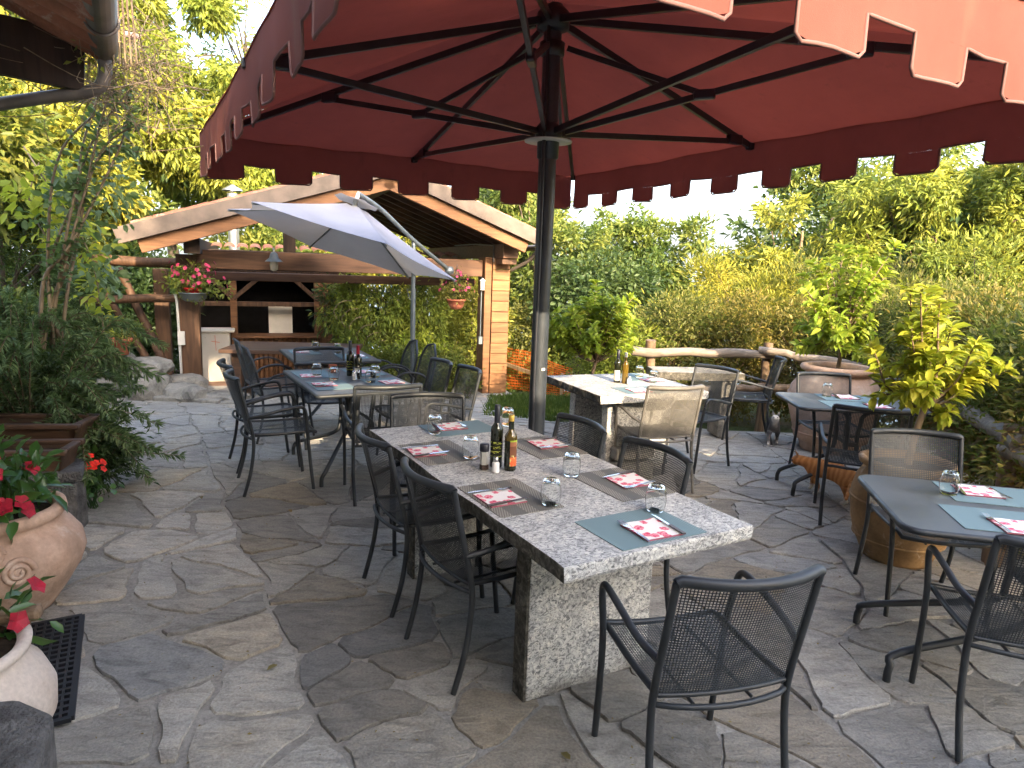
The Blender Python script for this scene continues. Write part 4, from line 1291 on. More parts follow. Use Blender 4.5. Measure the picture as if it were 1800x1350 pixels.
simple("pepper_corns", (0.05, 0.032, 0.025), 0.8, var=0.7, scale=200)
simple("salt_white", (0.72, 0.72, 0.72), 0.6, var=0.05)

mat_mesh = {}
mb = MB(); mb.poly(rounded_rect(0.40, 0.295, 0.006, 2), 0, 0.0025); mat_mesh["teal"] = mb.mesh("placemat", M["mat_teal"])
mb = MB(); mb.poly(rounded_rect(0.295, 0.40, 0.006, 2), 0, 0.0025); mat_mesh["brown"] = mb.mesh("placemat", M["mat_brown"])
nap_mesh = {}
mb = MB(); mb.box((0, 0, 0.0022), (0.166, 0.166, 0.0044)); nap_mesh["base"] = mb.mesh("napkin_fold", M["napkin_edge"])
vs = [(-.083 + .166 * i / 8, -.083 + .166 * j / 8, 0.0062 + 0.0016 * math.sin(i * 1.1 + j * 0.7) * (0.3 + (i * j) / 64)) for j in range(9) for i in range(9)]
mb = MB(); mb.add(vs, [(j * 9 + i, j * 9 + i + 1, (j + 1) * 9 + i + 1, (j + 1) * 9 + i) for j in range(8) for i in range(8)], True); nap_mesh["top"] = mb.mesh("napkin_top", M["napkin_print"])
# inverted tumbler
prof = [(0.0330, 0.0), (0.0345, 0.0), (0.0400, 0.022), (0.0428, 0.048), (0.0400, 0.078), (0.0320, 0.101), (0.0270, 0.1085), (0.0, 0.1085)]
inner = [(0.0, 0.098), (0.0255, 0.098), (0.0300, 0.094), (0.0385, 0.076), (0.0412, 0.048), (0.0386, 0.022), (0.0330, 0.0)]
mb = MB(); mb.lathe(prof + inner, 28); glass_mesh = mb.mesh("tumbler", M["clear_glass"])
# fork and knife lie along +Y
mb = MB()
mb.add([(-.004, -.10, .002), (.004, -.10, .002), (.0055, -.06, .004), (-.0055, -.06, .004), (.003, .02, .005), (-.003, .02, .005), (.0105, .045, .003), (-.0105, .045, .003), (.0115, .06, .0025), (-.0115, .06, .0025)],
       [(0, 1, 2, 3), (3, 2, 4, 5), (5, 4, 6, 7), (7, 6, 8, 9)], True)
for k in range(4):
    x = -0.0096 + 0.0064 * k
    mb.bar((x, .059, .0026), (x * 0.92, .10, .005), 0.0032, 0.0016)
fork_mesh = mb.mesh("fork", M["steel"])
mb = MB(); mb.box((0, -.055, .004), (.013, .09, .006)); knife_handle = mb.mesh("handle", M["knife_handle"])
mb = MB(); mb.add([(-.006, -.012, .003), (.006, -.012, .003), (.008, .06, .003), (.006, .09, .003), (-.003, .11, .003), (-.006, .08, .003), (-.006, -.012, .005), (.006, -.012, .004), (.008, .06, .0036), (.006, .09, .0036), (-.003, .11, .004), (-.006, .08, .005)],
                  [(0, 1, 2, 3, 4, 5), (11, 10, 9, 8, 7, 6)] + [(i, i + 6, (i + 1) % 6 + 6, (i + 1) % 6) for i in range(6)]); knife_blade = mb.mesh("blade", M["steel"])


def tz(base, x, y, z):
    return Matrix.Translation(base[0]) @ Matrix.Rotation(base[1], 4, 'Z') @ Vector((x, y, z))


def setting(base, z, mx, my, kind, rot, who, napoff, glass=None, cutl=True):
    """placemat, napkin, fork, knife and upturned glass on a table; base = (table location, yaw)"""
    yaw = base[1]
    swap = kind == "brown" or rot in (90, -90)
    m = link("placemat", mat_mesh[kind]); p = tz(base, mx, my, z); m.location = p; m.rotation_euler = (0, 0, yaw + (0 if kind == "brown" else (R(90) if rot in (90, -90) else 0)))
    tag(m, ("teal" if kind == "teal" else "brown striped") + " woven placemat " + who, "placemat", "woven placemats")
    n = empty("napkin", tz(base, napoff[0], napoff[1], z + 0.0028), yaw + R(rng.uniform(-7, 7)), "white napkin printed with pink roses " + who, "napkin", "rose-printed paper napkins")
    link("napkin_fold", nap_mesh["base"], n); link("print_side", nap_mesh["top"], n)
    if cutl:
        d = Matrix.Rotation(R(rot), 3, 'Z')
        for sx, nm in ((-1, "fork"), (1, "knife")):
            off = d @ Vector((0.078 * sx + rng.uniform(-0.006, 0.006), 0.0 + rng.uniform(-0.012, 0.012), 0))
            q = tz(base, napoff[0] + off.x, napoff[1] + off.y, z + 0.0112)
            a_ = yaw + R(rot) + R(rng.uniform(-8, 8))
            if nm == "fork":
                o = link("fork", fork_mesh); o.location = q; o.rotation_euler = (0, 0, a_)
            else:
                o = empty("knife", q, a_); link("handle", knife_handle, o); link("blade", knife_blade, o)
            tag(o, "steel " + nm + " on the napkin " + who, nm, "steel " + nm + "s on napkins")
    if glass:
        g_ = link("glass_tumbler", glass_mesh); g_.location = tz(base, glass[0], glass[1], z + 0.003)
        tag(g_, "clear tumbler standing upside down " + who, "glass", "upturned clear tumblers")


B1 = (Vector((0.069, 3.132, 0)), R(30))
Z1 = 0.7506
setting(B1, Z1, 0.018, -0.835, "teal", 0, "at the near end of the long granite table", (0.035, -0.88), (0.187, -0.727))
setting(B1, Z1, -0.268, -0.335, "brown", -90, "by the near shaded-side chair of the granite table", (-0.318, -0.345), (-0.162, -0.49))
setting(B1, Z1, 0.285, -0.385, "brown", 90, "by the near fence-side chair of the granite table", (0.338, -0.38), (0.141, -0.2))
setting(B1, Z1, -0.262, 0.415, "brown", -90, "by the far shaded-side chair of the granite table", (-0.325, 0.43), (-0.159, 0.254))
setting(B1, Z1, 0.305, 0.29, "brown", 90, "beside the parasol pole on the granite table", (0.343, 0.32), (0.36, 0.80))
setting(B1, Z1, 0.054, 0.845, "teal", 180, "at the far end of the long granite table", (0.015, 0.885), (-0.127, 0.78))
B2 = (Vector((0.975, 5.80, 0)), R(22.5))
setting(B2, 0.7406, 0.28, 0.28, "teal", 90, "by the hedge-side chair of the sunny granite table", (0.33, 0.06), (0.31, 0.24))
setting(B2, 0.7406, -0.04, -0.33, "teal", 0, "before the sunlit chair on the small granite table", (-0.08, -0.36), (0.29, -0.02), cutl=False)
B3 = (Vector((2.70, 5.28, 0)), R(-4))
setting(B3, 0.7402, 0.02, 0.16, "teal", 180, "before the giant jar on the dark table", (0.03, 0.18), (-0.11, 0.20))
setting(B3, 0.7402, -0.06, -0.16, "teal", 0, "nearer the ginger cats on the dark table", (0.14, -0.17), (0.26, 0.03))
B4 = (Vector((2.30, 2.765, 0)), R(-13))
setting(B4, 0.7402, -0.12, 0.20, "teal", 180, "before the woven-looking chair", (-0.165, 0.235), (-0.315, 0.155))
setting(B4, 0.7402, -0.22, -0.17, "teal", 0, "nearest the picture's edge", (-0.20, -0.245), None)
B5 = (Vector((-1.36, 5.53, 0)), R(30))
setting(B5, 0.7402, -0.22, 0.30, "teal", -90, "on the path side, far place of the four-glass table", (-0.26, 0.22), (-0.21, 0.22), cutl=False)
setting(B5, 0.7402, -0.22, -0.25, "teal", -90, "on the path side, near place of the four-glass table", (-0.26, -0.22), (-0.13, -0.02))
setting(B5, 0.7402, 0.22, 0.30, "teal", 90, "on the parasol side, far place of the four-glass table", (0.26, 0.3), (0.11, -0.24), cutl=False)
setting(B5, 0.7402, 0.22, -0.25, "teal", 90, "on the pillar side, near place of the four-glass table", (0.27, -0.28), (0.22, -0.02), cutl=False)
B6 = (Vector((-1.93, 6.98, 0)), R(27))
setting(B6, 0.7402, -0.2, 0.2, "teal", -90, "on the log-brace side of the farthest dark table", (-0.24, 0.2), (-0.08, 0.25), cutl=False)
setting(B6, 0.7402, 0.2, -0.2, "teal", 90, "on the creeper side of the farthest dark table", (0.24, -0.2), (0.11, 0.07), cutl=False)


def bottle(loc, rz, h_, r_, neck, body, cap, capmat, label, lab=None, labmat=None, arc=(-60, 60), zz=(0.03, 0.13), extra=None):
    b = empty("bottle", loc, rz, label, "bottle", "bottles on the tables")
    sh = h_ * 0.60
    prof = [(0.001, 0), (r_ * 0.92, 0), (r_, 0.006), (r_, sh), (r_ * 0.9, sh + h_ * 0.045), (r_ * 0.55, sh + h_ * 0.095), (neck, sh + h_ * 0.14), (neck, h_ * 0.88)]
    mb = MB(); mb.lathe(prof, 20); mb.build("glass_body", body, b)
    mb = MB(); mb.lathe([(neck * 1.08, h_ * cap), (neck * 1.12, h_ * cap + 0.003), (neck * 1.12, h_ - 0.003), (neck * 0.95, h_), (0.0005, h_)], 18); mb.build("cap", capmat, b)
    if labmat:
        n = 12; vs = []
        for k in range(n + 1):
            a = R(arc[0] + (arc[1] - arc[0]) * k / n)
            for z in zz: vs.append(((r_ + 0.0008) * math.cos(a), (r_ + 0.0008) * math.sin(a), z))
        mb = MB(); mb.add(vs, [(2 * k, 2 * k + 2, 2 * k + 3, 2 * k + 1) for k in range(n)], True); mb.build("label_sticker", labmat, b)
    return b


bp = tz(B1, -0.112, 0.072, Z1)
bottle(bp, R(-95), 0.305, 0.030, 0.0125, M["bottle_glass"], 0.66, M["black_plastic"], "tall dark oil bottle with black cap on the long granite table", labmat=M["label_gold_print"], arc=(-62, 62), zz=(0.055, 0.135))
bp = tz(B1, -0.075, 0.0, Z1)
bt = bottle(bp, R(-70), 0.268, 0.029, 0.0125, M["bottle_glass"], 0.89, M["yellow_cap"], "shorter vinegar bottle with yellow cap on the long granite table", labmat=M["label_colour_print"], arc=(-25, 62), zz=(0.025, 0.15))
mb = MB(); mb.lathe([(0.0293, 0.146), (0.0293, 0.163), (0.0263, 0.174), (0.0162, 0.188), (0.0128, 0.2)], 20); mb.build("amber_shoulder", M["bottle_amber"], bt)
pg = empty("pepper_grinder", tz(B1, -0.188, 0.05, Z1), 0, "clear pepper grinder with black cap beside the oil bottle", "grinder")
mb = MB(); mb.lathe([(0.02, 0.0), (0.021, 0.003), (0.0205, 0.09), (0.019, 0.092)], 6, smooth=False); mb.build("glass_jar", simple("frosted_jar", (0.36, 0.36, 0.34), 0.3, 0.5), pg)
mb = MB(); mb.lathe([(0.0215, 0.003), (0.0218, 0.006), (0.0216, 0.026), (0.020, 0.03)], 6, smooth=False); mb.build("peppercorns", M["pepper_corns"], pg)
mb = MB(); mb.lathe([(0.0, 0.04), (0.0172, 0.04), (0.0172, 0.088), (0, 0.088)], 12); mb.build("inner_liner", M["salt_white"], pg)
mb = MB(); mb.lathe([(0.019, 0.090), (0.0225, 0.094), (0.0225, 0.124), (0.019, 0.128), (0.0, 0.128)], 20); mb.build("cap", M["black_plastic"], pg)
sk = empty("salt_shaker", tz(B1, -0.158, -0.01, Z1), 0, "small salt shaker with steel lid in front of the bottles", "salt shaker")
mb = MB(); mb.lathe([(0.0, 0.0), (0.017, 0.0), (0.018, 0.01), (0.0175, 0.045), (0.012, 0.054)], 14); mb.build("jar", M["salt_white"], sk)
mb = MB(); mb.lathe([(0.0125, 0.052), (0.013, 0.055), (0.0125, 0.072), (0.008, 0.078), (0, 0.078)], 14); mb.build("lid", M["steel"], sk)
# sunny table
bottle(tz(B2, -0.04, 0.05, 0.7406), R(-110), 0.29, 0.03, 0.0125, M["bottle_glass"], 0.7, M["black_plastic"], "dark bottle with cream label on the sunny granite table", labmat=M["label_cream"], arc=(-55, 55), zz=(0.02, 0.11))
bottle(tz(B2, 0.0, -0.01, 0.7406), R(-60), 0.27, 0.028, 0.012, M["bottle_amber"], 0.86, M["white_plastic"], "amber bottle with pale cap on the sunny granite table")
sk2 = empty("salt_shaker", tz(B2, 0.005, -0.075, 0.7406), 0, "glass salt shaker standing by the bottles on the sunny table", "salt shaker")
mb = MB(); mb.lathe([(0.0, 0.0), (0.017, 0.0), (0.018, 0.01), (0.0175, 0.045), (0.012, 0.054)], 12); mb.build("jar", M["salt_white"], sk2)
mb = MB(); mb.lathe([(0.0125, 0.052), (0.0125, 0.072), (0.0, 0.078)], 12); mb.build("lid", M["steel"], sk2)
# dark table
bottle(tz(B5, 0.06, 0.16, 0.7402), R(-100), 0.30, 0.032, 0.0125, M["bottle_glass"], 0.68, M["black_plastic"], "taller black wine bottle on the four-glass dark table", labmat=M["label_gold_print"], arc=(-60, 60), zz=(0.05, 0.13))
bottle(tz(B5, 0.10, 0.07, 0.7402), R(-90), 0.27, 0.031, 0.0125, M["bottle_glass"], 0.72, M["red_petal"], "shorter wine bottle with dark red foil on the four-glass dark table", labmat=M["label_cream"], arc=(-50, 40), zz=(0.03, 0.08))
cn = empty("candle_cup", tz(B5, -0.02, 0.42, 0.7402), 0, "small orange terracotta cup on the four-glass dark table", "cup")
mb = MB(); mb.lathe([(0.0, 0.0), (0.028, 0.0), (0.036, 0.06), (0.033, 0.06), (0.026, 0.01), (0, 0.008)], 16); mb.build("cup", M["terracotta_red"], cn)
for k, (x, y) in enumerate(((0.03, -0.05), (0.075, -0.02))):
    s_ = empty("salt_shaker", tz(B5, x, y, 0.7402), 0, ("white salt shaker" if k == 0 else "steel-lidded pepper shaker") + " at the foot of the wine bottles", "salt shaker")
    mb = MB(); mb.lathe([(0.0, 0.0), (0.017, 0.0), (0.018, 0.01), (0.0175, 0.045), (0.012, 0.054)], 12); mb.build("jar", M["salt_white"] if k == 0 else M["clear_glass"], s_)
    mb = MB(); mb.lathe([(0.0125, 0.052), (0.0125, 0.072), (0.0, 0.078)], 12); mb.build("lid", M["steel"], s_)

# ------------------------------------------------------------------ foliage tools
def norm_rows(a):
    return a / np.maximum(np.linalg.norm(a, axis=1, keepdims=True), 1e-9)


LEAF4 = (np.array([(0, 0, 0), (0.45, 0.5, 0.10), (1, 0, -0.06), (0.45, -0.5, 0.10)]), [(0, 1, 2), (0, 2, 3)])
LEAF6 = (np.array([(0, 0, 0), (0.25, 0.40, 0.07), (0.65, 0.42, 0.06), (1, 0, -0.14), (0.65, -0.42, 0.06), (0.25, -0.40, 0.07), (0.5, 0, 0.0)]),
         [(0, 6, 1), (1, 6, 2), (2, 6, 3), (3, 6, 4), (4, 6, 5), (5, 6, 0)])


def leaf_mesh(name, pos, axis, nrm, length, width, mat, tpl=LEAF4, lv=None):
    N = len(pos)
    a = norm_rows(axis); b = norm_rows(np.cross(nrm, a)); n2 = np.cross(a, b)
    T, F = tpl
    k = len(T); L = np.asarray(length).reshape(-1, 1, 1) if np.ndim(length) else length
    Wd = np.asarray(width).reshape(-1, 1, 1) if np.ndim(width) else width
    V = pos[:, None, :] + a[:, None, :] * (T[None, :, 0:1] * L) + b[:, None, :] * (T[None, :, 1:2] * Wd) + n2[:, None, :] * (T[None, :, 2:3] * L)
    V = V.reshape(-1, 3)
    Fa = np.array(F); nf = len(Fa)
    I = (Fa[None] + (np.arange(N) * k)[:, None, None]).reshape(-1)
    me = bpy.data.meshes.new(name)
    me.vertices.add(len(V)); me.vertices.foreach_set("co", V.astype(np.float32).ravel())
    me.loops.add(len(I)); me.loops.foreach_set("vertex_index", I.astype(np.int32))
    me.polygons.add(N * nf)
    me.polygons.foreach_set("loop_start", (np.arange(N * nf) * 3).astype(np.int32))
    at = me.attributes.new("lv", 'FLOAT', 'POINT')
    if lv is None: lv = nrg.random(N)
    at.data.foreach_set("value", np.repeat(lv, k).astype(np.float32))
    me.materials.append(mat)
    me.update(calc_edges=True)
    return me


def crown_points(ells, n_cl, per, rc, shell=0.55, flat=0.8):
    """clump centres spread through ellipsoids (cx,cy,cz,rx,ry,rz), leaves gathered round each"""
    w_ = np.array([e[3] * e[4] * e[5] for e in ells]) ** 0.7; w_ = w_ / w_.sum()
    idx = nrg.choice(len(ells), n_cl, p=w_)
    E = np.array(ells)[idx]
    d = norm_rows(nrg.normal(size=(n_cl, 3)))
    rad = shell + (1 - shell) * nrg.random(n_cl) ** 0.6
    rad *= 1 + 0.12 * np.sin(d[:, 0] * 5 + d[:, 2] * 7) + 0.08 * np.sin(d[:, 1] * 11)
    C = E[:, :3] + d * rad[:, None] * E[:, 3:]
    out = norm_rows(d * (1 / E[:, 3:]))
    P = np.repeat(C, per, 0); O = np.repeat(out, per, 0)
    sc = np.repeat(nrg.uniform(0.6, 1.3, n_cl) * rc, per)
    off = nrg.normal(size=P.shape) * sc[:, None] * np.array([1, 1, flat]) * 0.6
    tone = np.repeat(nrg.random(n_cl), per) * 0.62 + nrg.random(len(P)) * 0.38
    return P + off, O, norm_rows(off + 1e-6), tone, C


def make_crown(name, ells, n_cl, per, rc, ll, lw, mat, parent=None, droop=0.25, shell=0.55, tpl=LEAF4, flat=0.8):
    P, O, D, tone, C = crown_points(ells, n_cl, per, rc, shell, flat)
    N = len(P)
    ax = O * 0.5 + D * 0.7 + nrg.normal(size=(N, 3)) * 0.55 + np.array([0, 0, -droop])
    nr = nrg.normal(size=(N, 3)) * 0.55 + O * 0.35 + np.array([0, 0, 0.55])
    s = nrg.uniform(0.65, 1.25, N)
    me = leaf_mesh(name, P, ax, nr, ll * s, lw * s, mat, tpl, tone)
    return link(name, me, parent), C


def lobes(ells, n, r_):
    """rounded sub-masses spread over the crown, with gaps between them"""
    w_ = np.array([e[3] * e[4] * e[5] for e in ells]) ** 0.7; w_ = w_ / w_.sum()
    out = []
    for _ in range(n):
        e = ells[nrg.choice(len(ells), p=w_)]
        d = nrg.normal(size=3); d /= np.linalg.norm(d)
        q = nrg.uniform(0.45, 0.98)
        k = r_ * nrg.uniform(0.65, 1.3)
        out.append((e[0] + d[0] * q * e[3], e[1] + d[1] * q * e[4], e[2] + d[2] * q * e[5], k, k, k * 0.72))
    return out


def make_tree(name, base, ells, n_cl, per, rc, ll, lw, mat, label, group, trunk_r=0.09, limbs=10, bark="bark", droop=0.25, shell=0.55, cat="tree", tpl=LEAF4, flat=0.8, lob=0, lr=0.5, core=0):
    t_ = empty(name, base, 0, label, cat, group)
    bx, by, bz = base
    loc_ells = [(e[0] - bx, e[1] - by, e[2] - bz, e[3], e[4], e[5]) for e in ells]
    cr, C = make_crown("crown", lobes(loc_ells, lob, lr) if lob else loc_ells, n_cl, per, rc, ll, lw, M[mat], t_, droop, shell, tpl, flat)
    if core:
        make_crown("inner_foliage", [(e[0], e[1], e[2] - 0.1, e[3] * 0.6, e[4] * 0.6, e[5] * 0.65) for e in loc_ells], core, 40, 0.3, ll * 1.3, lw * 1.5, M["leaf_dark"], t_, droop, 0.1)  # dark leaves put inside so the gaps between lobes look shaded
    top = Vector(loc_ells[0][:3])
    fork = Vector((top.x * 0.6, top.y * 0.6, max(0.25, top.z - loc_ells[0][5] * 0.9)))
    mb = MB()
    mb.tube(catmull([(0, 0, -0.1), (fork.x * 0.4 + rng.uniform(-.04, .04), fork.y * 0.4, fork.z * 0.5), tuple(fork), tuple(top + Vector((0, 0, loc_ells[0][5] * 0.3)))], 5), [trunk_r * (1 - 0.8 * i / 15) for i in range(16)], 9)
    mb.build("trunk", M[bark], t_)
    mb = MB()
    sel = nrg.choice(len(C), min(limbs, len(C)), replace=False)
    for i in sel:
        c = Vector(C[i]); st = fork.lerp(top, rng.uniform(0, 0.6))
        midp = st.lerp(c, 0.5) + Vector((rng.uniform(-.1, .1), rng.uniform(-.1, .1), rng.uniform(0.0, .15)))
        mb.tube(catmull([st, midp, c], 4), [trunk_r * 0.45, trunk_r * 0.4, trunk_r * 0.3, trunk_r * 0.25, trunk_r * 0.2, trunk_r * 0.15, trunk_r * 0.12, trunk_r * 0.08, trunk_r * 0.06], 6)
    mb.build("limbs", M[bark], t_)
    return t_


# ------------------------------------------------------------------ trees on the left and behind the pavilion
GL = "trees and shrubs behind the pavilion"
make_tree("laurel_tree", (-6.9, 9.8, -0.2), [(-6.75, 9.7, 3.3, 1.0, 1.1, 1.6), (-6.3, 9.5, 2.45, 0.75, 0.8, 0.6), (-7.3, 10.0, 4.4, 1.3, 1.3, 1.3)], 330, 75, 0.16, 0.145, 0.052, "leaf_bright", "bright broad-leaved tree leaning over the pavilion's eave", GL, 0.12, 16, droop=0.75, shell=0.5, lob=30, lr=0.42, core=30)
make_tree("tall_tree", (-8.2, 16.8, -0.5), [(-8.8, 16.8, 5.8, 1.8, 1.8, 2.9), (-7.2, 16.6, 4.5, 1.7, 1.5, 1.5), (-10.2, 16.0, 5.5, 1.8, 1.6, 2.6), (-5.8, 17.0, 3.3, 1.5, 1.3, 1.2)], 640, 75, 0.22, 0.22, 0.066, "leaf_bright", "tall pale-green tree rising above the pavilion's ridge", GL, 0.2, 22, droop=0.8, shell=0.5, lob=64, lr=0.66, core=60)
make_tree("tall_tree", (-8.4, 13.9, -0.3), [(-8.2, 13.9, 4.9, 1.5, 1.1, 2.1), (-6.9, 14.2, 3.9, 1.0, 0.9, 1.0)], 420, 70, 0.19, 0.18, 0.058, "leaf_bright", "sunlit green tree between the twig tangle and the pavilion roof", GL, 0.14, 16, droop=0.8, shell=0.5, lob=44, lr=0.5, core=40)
make_tree("sparse_tree", (-7.0, 19.0, -1.4), [(-7.35, 19, 7.1, 1.0, 1.0, 1.6)], 40, 30, 0.25, 0.2, 0.05, "leaf_bright", "thin airy tree top against the blue sky", GL, 0.12, 26, droop=0.3)
make_tree("dark_yew", (-6.9, 9.0, -0.2), [(-6.7, 8.9, 1.55, 0.95, 0.9, 1.25)], 260, 60, 0.2, 0.085, 0.02, "leaf_dark", "dark evergreen bush in the shade left of the log braces", GL, 0.09, 10, cat="shrub")
make_tree("shady_tree", (-9.6, 12.5, 0.3), [(-9.4, 12.3, 3.2, 1.6, 1.6, 2.4), (-8.0, 12.8, 2.0, 1.2, 1.0, 1.5)], 330, 55, 0.2, 0.17, 0.07, "leaf_mid", "leafy tree seen between the downpipe and the bright laurel", GL, 0.14, 12, lob=24, lr=0.5, core=20)
make_tree("shady_tree", (-6.9, 7.9, -0.1), [(-6.5, 7.7, 2.9, 1.15, 1.0, 0.85)], 170, 50, 0.24, 0.13, 0.055, "leaf_mid", "half-shaded branches hanging near the house gutter", GL, 0.07, 12)
make_tree("hillside_tree", (-4.4, 19.5, -1.5), [(-4.4, 19.5, 2.6, 2.0, 1.5, 1.9)], 210, 50, 0.4, 0.2, 0.075, "leaf_bright", "round green tree glimpsed through the open gable", GL, 0.15, 10)

# ------------------------------------------------------------------ trees in the middle and on the right
GM = "trees on the slope below the terrace"
make_tree("slope_tree", (0.7, 15.2, -1.6), [(0.6, 15.0, 1.9, 1.55, 1.4, 1.75), (-0.4, 15.5, 2.9, 1.2, 1.1, 1.0)], 300, 60, 0.17, 0.14, 0.05, "leaf_mid", "green tree directly behind the red parasol's pole", GM, 0.14, 14, lob=44, lr=0.45, core=50)
make_tree("slope_tree", (2.55, 16.0, -2.0), [(2.45, 15.8, 1.7, 1.35, 1.2, 1.55), (3.5, 16.4, 1.0, 0.9, 0.9, 1.0)], 260, 60, 0.17, 0.14, 0.05, "leaf_mid", "green tree standing just left of the hazy mountain gap", GM, 0.12, 14, lob=36, lr=0.42, core=44)
make_tree("slope_tree", (0.3, 13.9, -1.2), [(0.45, 13.8, 0.2, 0.85, 0.6, 0.75)], 110, 55, 0.25, 0.10, 0.045, "leaf_hedge", "small yellowish bush behind the orange net fence", GM, 0.06, 8, cat="shrub")
make_tree("slope_tree", (1.3, 13.4, -1.2), [(1.25, 13.3, -0.3, 0.9, 0.5, 0.75)], 90, 55, 0.22, 0.10, 0.045, "leaf_mid", "low bush behind the orange net beside the pole", GM, 0.05, 8, cat="shrub", core=10)
make_tree("slope_tree", (2.2, 11.2, -0.8), [(2.0, 10.9, 0.0, 0.9, 0.6, 0.65)], 110, 55, 0.22, 0.10, 0.045, "leaf_mid", "low bush behind the grey board fence", GM, 0.05, 8, cat="shrub", core=10)
make_tree("slope_tree", (-0.6, 14.3, -1.4), [(-0.6, 14.2, -0.3, 0.9, 0.6, 0.7)], 90, 55, 0.22, 0.11, 0.045, "leaf_mid", "low bush behind the net, left of the boarded pillar", GM, 0.05, 8, cat="shrub", core=10)
make_tree("slope_tree", (1.6, 13.2, -1.2), [(1.6, 13.0, 1.0, 1.0, 0.8, 1.0)], 160, 55, 0.26, 0.12, 0.055, "leaf_dark", "dark shaded bush between the pole and the young lemon tree", GM, 0.07, 8, cat="shrub")
make_tree("slope_tree", (3.4, 22.5, -3.4), [(4.0, 22.5, 0.6, 1.9, 1.5, 1.5)], 190, 50, 0.45, 0.2, 0.08, "leaf_mid", "distant tree crown under the mountain gap", GM, 0.15, 8)
make_tree("slope_tree", (-1.5, 21, -3.0), [(-1.5, 21, 1.6, 2.4, 1.5, 2.6)], 240, 50, 0.45, 0.2, 0.08, "leaf_mid", "distant tree behind the boarded pillar", GM, 0.15, 8)
GT = "trees beyond the hedge"
make_tree("hedge_tree", (4.75, 11.6, -0.9), [(4.7, 11.4, 2.0, 1.35, 1.2, 1.5), (3.95, 11.2, 1.3, 0.7, 0.8, 0.8)], 330, 60, 0.13, 0.13, 0.038, "leaf_bright", "feathery tree at the left end of the sunlit tree row", GT, 0.11, 24, droop=0.45, lob=26, lr=0.42, core=26, bark="twig")
make_tree("hedge_tree", (6.7, 11.2, -1.0), [(6.6, 11.0, 2.35, 1.5, 1.3, 1.75)], 300, 60, 0.14, 0.15, 0.040, "leaf_bright", "middle tree of the sunlit row under the red valance", GT, 0.12, 24, droop=0.55, lob=24, lr=0.46, core=26, bark="twig")
make_tree("hedge_tree", (8.7, 10.6, -1.2), [(8.3, 10.3, 2.6, 1.5, 1.4, 1.9), (7.6, 9.6, 1.7, 0.9, 0.9, 0.9)], 330, 60, 0.14, 0.14, 0.042, "leaf_bright", "tree at the right edge of the sunlit tree row", GT, 0.12, 24, droop=0.4, lob=30, lr=0.45, core=30, bark="twig")
make_tree("hedge_tree", (7.0, 15.5, -2.2), [(6.0, 15.2, 2.4, 2.2, 1.5, 1.9), (9.2, 15.5, 2.9, 2.4, 1.5, 2.2)], 460, 60, 0.2, 0.17, 0.06, "leaf_mid", "darker tree mass showing behind the sunlit row", GT, 0.15, 14, lob=46, lr=0.6, core=70)
make_tree("broom_bush", (3.25, 9.75, -0.35), [(3.15, 9.6, 1.05, 0.95, 0.75, 0.95), (2.4, 9.5, 0.9, 0.6, 0.6, 0.6)], 120, 130, 0.24, 0.095, 0.018, "leaf_bright", "fine-leaved yellow-green bush above the log rail", GT, 0.05, 14, cat="shrub", droop=-0.5, lob=18, lr=0.3, core=14)
make_tree("broom_bush", (4.6, 9.2, -0.5), [(4.5, 9.0, 1.0, 0.95, 0.8, 1.05)], 110, 130, 0.24, 0.095, 0.02, "leaf_hedge", "tall wispy bush behind the jar's lemon tree", GT, 0.05, 14, cat="shrub", droop=-0.5, lob=16, lr=0.32, core=14)
make_tree("broom_bush", (5.6, 7.9, -0.5), [(5.35, 7.8, 1.05, 0.9, 0.8, 1.0)], 100, 130, 0.24, 0.095, 0.022, "leaf_bright", "bright wispy bush at the right behind the hedge", GT, 0.05, 14, cat="shrub", droop=-0.4, lob=15, lr=0.32, core=12)

# hedge of separate shrubs behind the log fence
GHG = "clipped shrubs of the hedge along the log fence"
hedge = [(1.35, 8.55, 0.55, 1.15, "tall sunlit shrub right behind the young lemon tree"), (2.05, 8.75, 0.62, 1.42, "hedge shrub above the stone bench"), (2.85, 8.75, 0.62, 1.45, "hedge shrub behind the first log post"),
         (3.65, 8.45, 0.62, 1.45, "hedge shrub at the corner of the log fence"), (4.25, 7.85, 0.62, 1.45, "hedge shrub behind the giant jar"), (4.45, 7.0, 0.62, 1.48, "hedge shrub right of the giant jar"),
         (4.25, 6.15, 0.58, 1.45, "hedge shrub behind the potted lemon tree's crown"), (4.0, 5.35, 0.55, 1.42, "hedge shrub above the weathered right rail"), (3.7, 4.55, 0.52, 1.38, "shaded hedge shrub beside the nearest table"), (3.45, 3.8, 0.5, 1.35, "last hedge shrub at the picture's edge")]
for k, (x, y, r_, h_, lb) in enumerate(hedge):
    make_tree("hedge_shrub", (x, y, gz(x, y) - 0.05), [(x, y, h_ * 0.55 + gz(x, y), r_, r_ * 0.95, h_ * 0.52), (x + rng.uniform(-.2, .2), y, h_ * 0.9 + gz(x, y), r_ * 0.7, r_ * 0.7, h_ * 0.2)], 230, 52, 0.15, 0.062, 0.022,
              "leaf_hedge" if k not in (0,) else "leaf_bright", lb, GHG, 0.03, 26, bark="twig", droop=-0.2, cat="shrub", shell=0.6)
# dry reddish leaves inside the hedge
for k, (x, y, r_, h_, lb) in enumerate(hedge[1:]):
    o, _ = make_crown("dry_leaves", [(x, y, 0.62 + gz(x, y), r_ * 0.85, r_ * 0.8, 0.5)], 60, 40, 0.14, 0.05, 0.022, M["leaf_dry"], shell=0.75)
    par = [q for q in bpy.data.objects if q.get("label") == lb][0]
    o.parent = par; o.location = (-par.location[0], -par.location[1], -par.location[2])

